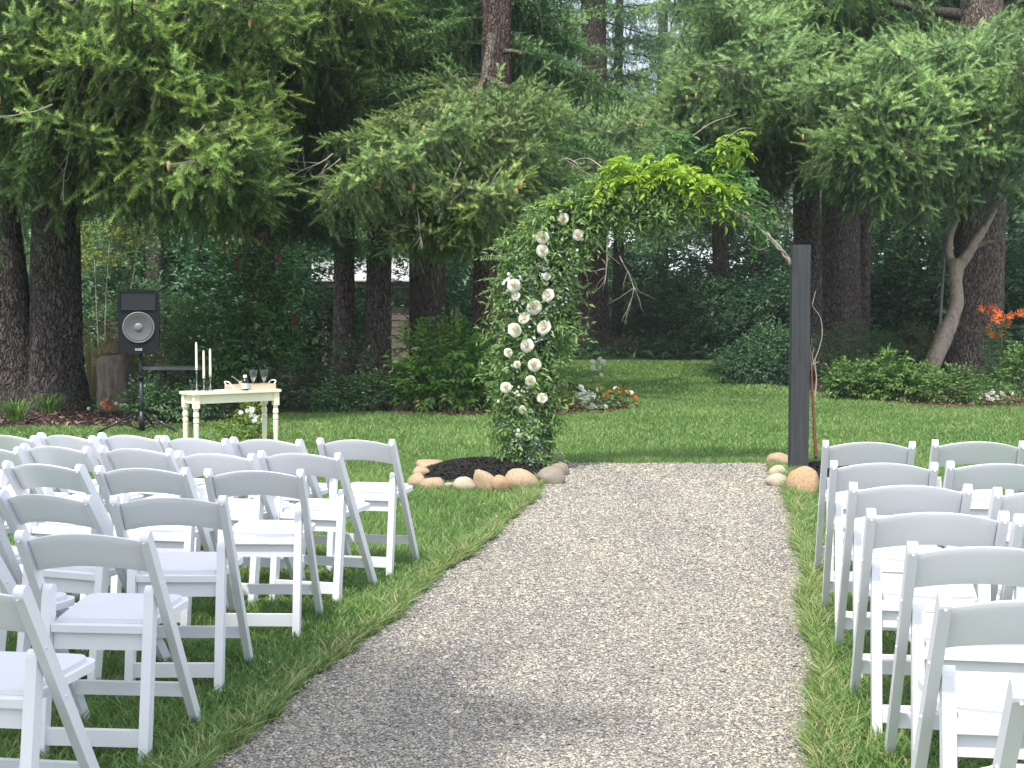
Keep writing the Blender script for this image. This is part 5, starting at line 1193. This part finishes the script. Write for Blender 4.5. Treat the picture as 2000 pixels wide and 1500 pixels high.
def vine_leaf(px, py, kind, d, s=1.0):
    yaw = random.uniform(-2.9, -0.2) if random.random() < 0.75 else random.uniform(0, 6.28)
    o = obj('leaf', random.choice(kind), t, at(px, py, d) - t.location, (random.uniform(-0.5, 0.5), R(random.uniform(-22, 48)), yaw), s * random.uniform(0.8, 1.2)); return o
def jit(x0, x1, top, bot):
    x = random.uniform(x0, x1); return x, random.uniform(top(x), bot(x))
for i in range(150):
    top = lambda x: np.interp(x, [1160, 1200, 1260, 1330, 1420], [345, 315, 300, 312, 352]); x, y = jit(1165, 1425, top, lambda x: top(x) + 50); vine_leaf(x, y, LIME, AD - random.uniform(0.02, 0.3))
for i in range(30): x, y = jit(1055, 1180, lambda x: np.interp(x, [1055, 1180], [405, 360]), lambda x: np.interp(x, [1055, 1180], [445, 395])); vine_leaf(x, y, LIME if i % 2 else DKV, AD - random.uniform(0, 0.3), 0.8)
for i in range(20): vine_leaf(random.uniform(1405, 1458), random.uniform(262, 305), LIME, AD + 0.1, 0.8)
for i in range(16): vine_leaf(random.uniform(1270, 1350), random.uniform(262, 300), DKV, AD + 0.1, 0.9)
for px, py in ((1000, 465), (1010, 470), (1020, 440), (1030, 438), (985, 470)): vine_leaf(px, py, LIME, AD - 0.1, 0.6)
for i in range(85):
    top = lambda x: np.interp(x, [1120, 1280, 1340, 1400, 1470], [330, 285, 268, 285, 345]); x, y = jit(1130, 1470, top, lambda x: top(x) + 70); vine_leaf(x, y, DKV, AD + random.uniform(0.0, 0.35))
for px, py in ((1440, 380), (1465, 385), (1450, 400), (1475, 370), (1470, 430), (1485, 445), (1455, 440), (1500, 465), (1490, 470), (1510, 470), (1440, 420), (1475, 400), (1430, 350), (1460, 340), (1475, 335), (1480, 345)): vine_leaf(px, py, DKV, AD + random.uniform(-0.15, 0.15), 0.8)
acc = Acc(); n = 900; i = r_.integers(14, 72, n); P = APTS[i] + r_.normal(0, 1, (n, 3)) * np.array([0.06, 0.09, 0.06]) - np.array(t.location) + np.array([0, 0, 0.0])
A = r_.normal(0, 1, (n, 3)); A[:, 2] -= 0.5; leaves(acc, P, A, r_.normal(0, 0.6, (n, 3)) + np.array([0, -0.2, 1]), r_.uniform(0.05, 0.085, n), 0.026, np.clip(r_.normal(0.4, 0.25, n), 0, 1), six=True)
f = obj('inner_foliage', acc.mesh('inner_foliage', M['vineleaf']), t); f['kind'] = 'stuff'

# garland: leaves following the front of the post and the start of the arch
t = thing('flower_garland', 'thick greenery garland with cream roses hanging down the arch to the mulch bed', 'garland', (PL_.location.x, PL_.location.y, 0))
GC = [(1036, 925, 18), (1024, 880, 34), (1022, 830, 44), (1026, 780, 53), (1035, 720, 60), (1040, 660, 66), (1045, 600, 70), (1048, 550, 68), (1058, 500, 64), (1075, 462, 60), (1105, 432, 57), (1145, 412, 53), (1195, 398, 48), (1245, 396, 44), (1295, 398, 34), (1330, 396, 22)]
GY = dL - 0.06; gpx = np.array([g[:2] for g in GC], float); gr = np.array([g[2] for g in GC], float)
def garland_pts(n, r_, spread=1.0, y0=-0.20, y1=0.06):
    s = r_.uniform(0, len(GC) - 1, n); i = np.minimum(s.astype(int), len(GC) - 2); f = s - i
    c = gpx[i] + (gpx[i + 1] - gpx[i]) * f[:, None]; rad = gr[i] + (gr[i + 1] - gr[i]) * f
    tan = norm(gpx[i + 1] - gpx[i]); nrm = np.stack([-tan[:, 1], tan[:, 0]], 1); u = r_.uniform(-1, 1, n) * spread
    p = c + nrm * (u * rad)[:, None] + r_.normal(0, 3, (n, 2))
    y = GY + (y1 + (y0 - y1) * np.sqrt(np.clip(1 - (u / max(1, spread)) ** 2, 0, 1)) * r_.uniform(0.45, 1.05, n))
    rx, ry, rz = ray(p[:, 0], p[:, 1]); P = np.stack([rx / ry * GY, y, H + rz / ry * GY], 1) - np.array(t.location)
    return P, u, np.stack([tan[:, 0], np.zeros(n), -tan[:, 1]], 1)
acc = Acc(); r_ = np.random.default_rng(31)
m = 1950; P, u, tn = garland_pts(m, r_)
td = norm(-0.55 * tn * 1 + np.stack([0.7 * u, -0.55 + 0 * u, -0.25 + 0 * u], 1) + r_.normal(0, 0.42, (m, 3)))
clump = np.sin(P[:, 0] * 17 + 3 * np.sin(P[:, 2] * 9)) * 0.14
ext = np.where(r_.random(m) < 0.2, 1.9, 1.0)[:, None]
for j in range(7):
    e1, e2 = basis(td); q = P + td * ext * (0.022 * j); side = 1 if j % 2 else -1; roll = np.where((np.arange(m) % 2 == 0)[:, None], e1, e2)
    A = td * 0.8 + roll * side * 0.75 + r_.normal(0, 0.2, (m, 3)); Nn = np.array([0, -0.5, 0.8]) + r_.normal(0, 0.45, (m, 3))
    leaves(acc, q, A, Nn, 0.056 * (0.5 + 0.5 * ext[:, 0]) * r_.uniform(0.7, 1.25, m), 0.022 * r_.uniform(0.75, 1.3, m), np.clip(0.45 + clump + 0.045 * j + r_.normal(0, 0.17, m), 0, 1))
f = obj('foliage', acc.mesh('foliage', M['garland']), t); f['kind'] = 'stuff'
acc = Acc(); m = 300; P, u, tn = garland_pts(m, r_, 0.75, -0.24, -0.1); td = norm(np.stack([0.6 * u, -0.6 + 0 * u, -0.3 + 0 * u], 1) + r_.normal(0, 0.5, (m, 3)))
keep = np.sin(P[:, 2] * 4.1 + 1.0) + r_.normal(0, 0.6, m) > 0.1; P, td = P[keep], td[keep]; m = len(P)
for j in range(6):
    e1, e2 = basis(td); q = P + td * (0.022 * j); A = td * 0.5 + e1 * (1 if j % 2 else -1) * 0.9 + r_.normal(0, 0.2, (m, 3))
    leaves(acc, q, A, np.array([0, -0.5, 0.8]) + r_.normal(0, 0.4, (m, 3)), 0.034, 0.026, np.clip(r_.normal(0.5, 0.25, m), 0, 1))
f = obj('silver_foliage', acc.mesh('silver_foliage', M['silverleaf']), t); f['kind'] = 'stuff'
FERN = pinnate(77, 'garland', 9, 0.30, 0.055, 0.016); FERN.name = 'fern'
for px, py, yaw, pit in [(1100, 640, 0.2, 50), (1105, 670, 0.1, 60), (1095, 700, 0.1, 65), (1090, 740, 0, 60), (1108, 610, 0.2, 40), (1112, 560, 0.0, 35), (975, 560, 3.1, 10), (985, 545, 3.0, -10), (980, 650, 3.2, 55), (985, 690, 3.1, 60), (985, 740, 3.1, 60), (1100, 500, 0.1, 40), (1130, 480, 0, 50), (985, 800, 3.2, 55), (1060, 860, 0.2, 60), (1000, 870, 3.1, 65), (990, 500, 3.1, 0), (1005, 480, 2.9, -20),
                         (1060, 420, 2.2, -30), (1090, 400, 1.8, -40), (1290, 420, -0.2, 50), (1270, 430, -0.4, 65), (1240, 440, -1.2, 65), (1210, 440, -1.6, 70), (1085, 800, 0.1, 60)]:
    obj('fern', FERN, t, at(px, py, GY - 0.08) - t.location, (random.uniform(-0.8, 0.8) - 0.5, R(pit), yaw + random.uniform(-0.3, 0.3)), random.uniform(0.6, 0.95))
for pts in ([(985, 660), (960, 680), (935, 720), (952, 760)], [(985, 560), (965, 552), (957, 548)]):
    acc = Acc(); pp = spline([np.array(at(x, y, GY - 0.1)) - np.array(t.location) for x, y in pts], 6); acc.add(*tube(pp, 0.003, 5)); m = len(pp)
    leaves(acc, np.repeat(pp, 3, 0), r_.normal(0, 1, (m * 3, 3)), r_.normal(0, 1, (m * 3, 3)), 0.045, 0.018, np.clip(r_.normal(0.6, 0.15, m * 3), 0, 1)); obj('trailing_sprig', acc.mesh('trailing_sprig', M['garland']), t)
def rose_mesh(seed):
    r_ = np.random.default_rng(seed); acc = Acc(); g = 7
    # n petals, radius at the rim, height, outward roll of the rim, tone
    for ring, (n, rad, hgt, roll, tone) in enumerate(((2, 0.007, 0.050, -0.004, 0.5), (3, 0.014, 0.051, -0.003, 0.55), (4, 0.023, 0.049, 0.001, 0.65), (5, 0.034, 0.044, 0.007, 0.75), (5, 0.045, 0.036, 0.016, 0.9), (5, 0.052, 0.026, 0.024, 0.95))):
        for k in range(n):
            a0 = 2 * math.pi * k / n + ring * 1.1 + r_.uniform(-0.2, 0.2); wd = 2 * math.pi / n * 0.78; h = hgt * r_.uniform(0.94, 1.06); V = []
            for iv in range(g):
                v = iv / (g - 1)
                for iu in range(g):
                    uu = iu / (g - 1) * 2 - 1; a = a0 + uu * wd * (0.5 + 0.5 * math.sin(math.pi * min(1, 0.2 + v * 0.6)))
                    rr = 0.004 + (rad - 0.004) * math.sin(min(1, v * 1.15) * math.pi / 2) + roll * max(0, v - 0.55) ** 1.3 * 2.2 + 0.004 * max(0, uu) * (rad / 0.05)
                    z = h * v * (1 - 0.20 * uu * uu * v) - abs(roll) * max(0, v - 0.6) ** 1.5 * 2.5
                    V.append((rr * math.cos(a), rr * math.sin(a), z))
            Fc = []
            for i in range(g - 1):
                for j in range(g - 1): q = i * g + j; Fc += [(q, q + 1, q + g + 1), (q, q + g + 1, q + g)]
            acc.add(V, np.array(Fc), np.clip(tone + r_.normal(0, 0.06), 0, 1))
    acc.add(*tube(np.array([(0, 0, 0.01), (0, 0, 0.03), (0, 0, 0.045), (0, 0, 0.049)]), [0.012, 0.010, 0.006, 0.002], 8), tone=0.35)
    return acc.mesh('rose', M['petal'], True)
ROSE = [rose_mesh(s) for s in range(3)]
for i, (px, py, s) in enumerate([(1223, 384, 1.05), (1165, 411, 0.95), (1100, 428, 1), (1060, 464, 1.05), (1059, 490, 1.1), (1128, 459, 0.9), (1004, 558, 1.25), (1008, 578, 0.8), (1071, 577, 1.2), (1043, 600, 1.2), (1024, 622, 1.0), (1005, 645, 1.2), (1063, 640, 1.2), (1030, 675, 1.3), (992, 689, 0.8), (1044, 713, 1.1), (1036, 744, 1.0), (988, 757, 1.0), (1059, 778, 1.0), (1068, 540, 0.7), (1010, 712, 0.7), (1020, 800, 0.75)]):
    obj('rose', random.choice(ROSE), t, at(px, py, GY - 0.27 + (0.05 if i < 3 else 0)) - t.location, (R(random.uniform(62, 95)), 0, R(random.uniform(-30, 30))), s * random.uniform(0.68, 0.82))
acc = Acc(); a = np.arange(5) * 2 * math.pi / 5
leaves(acc, np.zeros((5, 3)), np.stack([np.cos(a), np.sin(a), np.full(5, 0.3)], 1), np.tile([0, 0, 1.0], (5, 1)), 0.016, 0.013, np.full(5, 0.8)); BLS = acc.mesh('blossom', M['whitepetal'])
P, u, tn = garland_pts(200, r_, 0.6, -0.25, -0.2); cl = r_.uniform(0, 1, 200)
for cx, cy in ((1128, 455), (1062, 535), (1000, 545), (1090, 425), (1200, 375), (1075, 590), (1010, 610), (1040, 655), (1000, 770), (1020, 850), (1040, 760)):
    for k in range(10): obj('blossom', BLS, t, at(cx + random.gauss(0, 11), cy + random.gauss(0, 11), GY - random.uniform(0.2, 0.28)) - t.location, (R(random.uniform(50, 110)), random.uniform(-0.5, 0.5), random.uniform(-0.6, 0.6)), random.uniform(0.8, 1.4))
# bare vine trained up the second post
t = thing('climbing_vine', 'bare reddish vine stem climbing beside the bare dark post', 'vine', ((1592 - 1000) / F * (dR + 0.12), dR + 0.12, 0))
def vp(pts, d=dR + 0.08): return spline([np.array(at(x, y, d)) - np.array(t.location) for x, y in pts], 6)
acc = Acc(); q = vp([(1594, 896), (1591, 850), (1588, 790), (1584, 715)]); acc.add(*tube(q, np.linspace(0.017, 0.010, len(q)), 8)); obj('stem', acc.mesh('stem', M['redstem'], True), t)
acc = Acc()
for pts in ([(1586, 715), (1600, 680), (1606, 650), (1602, 620), (1586, 597)], [(1586, 598), (1590, 580), (1593, 568)], [(1585, 720), (1583, 690), (1586, 660)], [(1590, 790), (1595, 740), (1587, 700), (1590, 680)], [(1587, 712), (1600, 706)], [(1586, 690), (1577, 678)], [(1590, 780), (1594, 740), (1592, 700)]):
    q = vp(pts); acc.add(*tube(q, np.linspace(0.0055, 0.0025, len(q)), 5))
obj('tendril', acc.mesh('tendril', M['vinestem'], True), t)

# ------------------------------------------------------------------ white folding chairs
CW, CH = 0.212, 0.79
def bar_profile(p0, p1, w, round_top=True):
    """side outline (y,z) of a bar of depth w from p0 (top) to p1 (foot, cut level)"""
    a = np.array(p0, float); b = np.array(p1, float); d = (b - a) / np.linalg.norm(b - a); n_ = np.array([-d[1], d[0]])
    c = a + d * w / 2; pts = []
    for k in range(9):
        th = math.pi * k / 8; pts.append(tuple(c + n_ * (w / 2) * math.cos(th) - d * (w / 2) * math.sin(th)))
    for s in (-1, 1):
        e = b + n_ * s * w / 2; e = e - d * (e[1] - b[1]) / d[1]; pts.append(tuple(e))
    return pts
Y0 = -0.26
TOP, FOOT = (Y0, CH + 0.0), (Y0 + 0.52, 0.0)
APEX, RFOOT = (Y0 + 0.150, 0.588), (Y0 + 0.060, 0.0)
ch = thing('folding_chair', 'chair', 'chair')
for s in (-1, 1):
    bm = bmesh.new(); prism_x(bar_profile(TOP, FOOT, 0.046), s * CW - 0.0145, s * CW + 0.0145, bm); obj('front_leg', bm_mesh('front_leg', bm, M['white'], False, 0.0045), ch)
    bm = bmesh.new(); xi = s * (CW - 0.034); prism_x(bar_profile(APEX, RFOOT, 0.046), xi - 0.0165, xi + 0.0165, bm); obj('rear_leg', bm_mesh('rear_leg', bm, M['white'], False, 0.0045), ch)
    bm = lathe([(0.0045, -0.003), (0.0045, 0.0025)], 10, None, 'Z'); b_ = bm_mesh('bolt', bm, M['ring'] if False else M['white'], True)
    for (y, z) in ((Y0 + 0.115, 0.60), (Y0 + 0.23, 0.435), (Y0 + 0.02, 0.757)):
        obj('bolt', b_, ch, (s * (CW + 0.0145), y, z), (0, R(90), 0)) if z < 0.7 else obj('bolt', b_, ch, (s * CW, Y0 - 0.012, z), (R(66), 0, 0), 0.8)
bm = bmesh.new(); NU, NV = 17, 5; grid = [[[None] * NV for _ in range(NU)] for _ in range(2)]
for side in range(2):
    for i in range(NU):
        u = i / (NU - 1) * 2 - 1
        for j in range(NV):
            v = j / (NV - 1); z = (0.640 + 0.116 * v) + 0.034 * (1 - u * u) * (1 if v > 0.5 else 0.85); y = Y0 + (CH - z) * (0.52 / CH) - 0.035 * (1 - u * u) + 0.012 + (0.009 if side else -0.009)
            grid[side][i][j] = bm.verts.new((u * (CW - 0.0155), y, z))
for i in range(NU - 1):
    for j in range(NV - 1):
        for side in range(2): g = grid[side]; bm.faces.new((g[i][j], g[i + 1][j], g[i + 1][j + 1], g[i][j + 1]))
    for j in (0, NV - 1): bm.faces.new((grid[0][i][j], grid[0][i + 1][j], grid[1][i + 1][j], grid[1][i][j]))
for i in (0, NU - 1):
    for j in range(NV - 1): bm.faces.new((grid[0][i][j], grid[0][i][j + 1], grid[1][i][j + 1], grid[1][i][j]))
bmesh.ops.recalc_face_normals(bm, faces=bm.faces)
es = [e for e in bm.edges if e.calc_face_angle(0) > 0.7]
bmesh.ops.bevel(bm, geom=es, offset=0.004, segments=2, profile=0.5, affect='EDGES', clamp_overlap=True)
me = bm_mesh('backrest', bm, M['white'], True); me.set_sharp_from_angle(angle=R(35)); obj('backrest', me, ch)
def seat_poly(y0, y1, w0, w1, r_):
    pts = [(-w0 / 2, y0), (w0 / 2, y0)]
    for k in range(6): a = R(90 * k / 5); pts.append((w1 / 2 - r_ + r_ * math.cos(a), y1 - r_ + r_ * math.sin(a)))
    for k in range(6): a = R(90 + 90 * k / 5); pts.append((-w1 / 2 + r_ + r_ * math.cos(a), y1 - r_ + r_ * math.sin(a)))
    return pts
SY0, SY1 = Y0 + 0.112, Y0 + 0.525
def tilt_seat(me):                                      # seat rises slightly to the front
    for v in me.vertices: v.co.z += (v.co.y - SY0) * 0.035
    return me
bm = bmesh.new(); prism_z(seat_poly(SY0, SY1, 0.320, 0.396, 0.05), 0.430, 0.455, bm); obj('seat', tilt_seat(bm_mesh('seat', bm, M['white'], False, 0.006)), ch)
bm = bmesh.new(); prism_z(seat_poly(SY0 + 0.035, SY1 - 0.02, 0.300, 0.352, 0.045), 0.4555, 0.470, bm); obj('cushion', tilt_seat(bm_mesh('cushion', bm, M['vinyl'], False, 0.005, 3)), ch)
obj('seat_rail', bm_mesh('seat_rail', box_bm((-0.160, SY0 + 0.020, 0.368), (0.160, SY0 + 0.036, 0.4295)), M['white'], False, 0.004), ch)
zr = 0.085; yr = RFOOT[0] + (APEX[0] - RFOOT[0]) * zr / 0.588
obj('rear_stretcher', bm_mesh('rear_stretcher', box_bm((-0.1645, yr - 0.012, zr - 0.028), (0.1645, yr + 0.012, zr + 0.028)), M['white'], False, 0.004), ch)
zf = 0.158; yf = Y0 + (CH - zf) * (0.52 / CH)
obj('front_stretcher', bm_mesh('front_stretcher', box_bm((-0.2, yf - 0.012, zf - 0.024), (0.2, yf + 0.012, zf + 0.024)), M['white'], False, 0.004), ch)

def solve(uL, uR, v, sc_):
    d = gd(v, CH * sc_); um = (uL + uR) / 2; best = None
    for k in range(0, 351):
        th = R(k / 10 - 5); c, s = CW * sc_ * math.cos(th), CW * sc_ * math.sin(th); x = ray(um, v)[0] * d / ray(um, v)[1]
        a = proj((x - c, d + s, CH * sc_))[0]; b = proj((x + c, d - s, CH * sc_))[0]; e = abs((b - a) - (uR - uL))
        if best is None or e < best[0]: best = (e, th, x, (a + b) / 2 - um)
    _, th, x, du = best; return x - du / F * d, d, th
ROWS = ['front row', 'second row', 'third row', 'fourth row', 'fifth row', 'sixth row', 'seventh row']
SEAT = ['aisle seat by the gravel', 'second seat from the gravel', 'third seat from the gravel', 'fourth seat from the gravel', 'fifth seat from the gravel', 'sixth seat from the gravel']
LEFT = [[(624, 765, 858), (454, 583, 857), (319, 438, 855), (196, 308, 849), (77, 178, 849), (-40, 64, 849)],
        [(509, 659, 884), (347, 490, 884.5), (198, 329, 875), (45, 167, 870.5), (-96, 32, 872)],
        [(405, 586, 918), (192, 360, 913), (11, 153, 905), (-170, -35, 905)],
        [(222, 434, 970), (0, 171, 964), (-225, -35, 960)], [(38, 283, 1040), (-235, -45, 1030)], [(-255, 38, 1143)]]
RIGHT = [[(1613, 1777, 862.5), (1827, 1991, 861.5)], [(1629, 1815, 903), (1857, 2045, 904)], [(1667, 1881, 946), (1949, 2165, 956)],
         [(1702, 1951, 998.5), (1992, 2240, 1010)], [(1783, 2069, 1065)], [(1846, 2193, 1168)], [(1993, 2440, 1345)]]
first = True
for block, side, grp in ((LEFT, 'loudspeaker side', 'white folding chairs on the loudspeaker side'), (RIGHT, 'bare post side', 'white folding chairs on the bare post side')):
    for r, row in enumerate(block):
        for s, (uL, uR, v) in enumerate(row):
            k_ = 0.985 if block is LEFT else 1.03
            if block is LEFT: x, d, th = solve(uL, uR, v, k_)
            else:                                       # the chairs of this block all face along the aisle
                th = R(8.5 + 0.8 * math.sin(r * 2.1 + s)); d = gd(v, CH * k_); rx, ry, _ = ray(uL, v - 2)
                x = rx / ry * (d + CW * k_ * math.sin(th)) + CW * k_ * math.cos(th)
            c = ch if first else copy_tree(ch); first = False
            # the solved point is the top of the back, which lies Y0 behind the chair's origin
            c.scale = (k_, k_, k_); c.location = (x - Y0 * k_ * math.sin(th), d - Y0 * k_ * math.cos(th), 0); c.rotation_euler = (0, 0, -th)
            c['label'] = f'white folding chair, {ROWS[r]}, {SEAT[s]}, {side}'; c['group'] = grp

# ------------------------------------------------------------------ thin summer haze in the air
hm = bpy.data.materials.new('haze'); hm.use_nodes = True; hn = hm.node_tree.nodes; hl = hm.node_tree.links
hn.remove(hn['Principled BSDF']); pv = hn.new('ShaderNodeVolumePrincipled'); pv.inputs['Color'].default_value = (0.80, 0.90, 0.98, 1); pv.inputs['Density'].default_value = HAZE
hl.new(pv.outputs[0], hn['Material Output'].inputs['Volume'])
hz = obj('haze', bm_mesh('haze', box_bm((-165, -35, -1.0), (165, 265, 30)), hm)); hz['kind'] = 'stuff'; tag(hz, 'faint pale haze in the air of the clearing', 'haze')
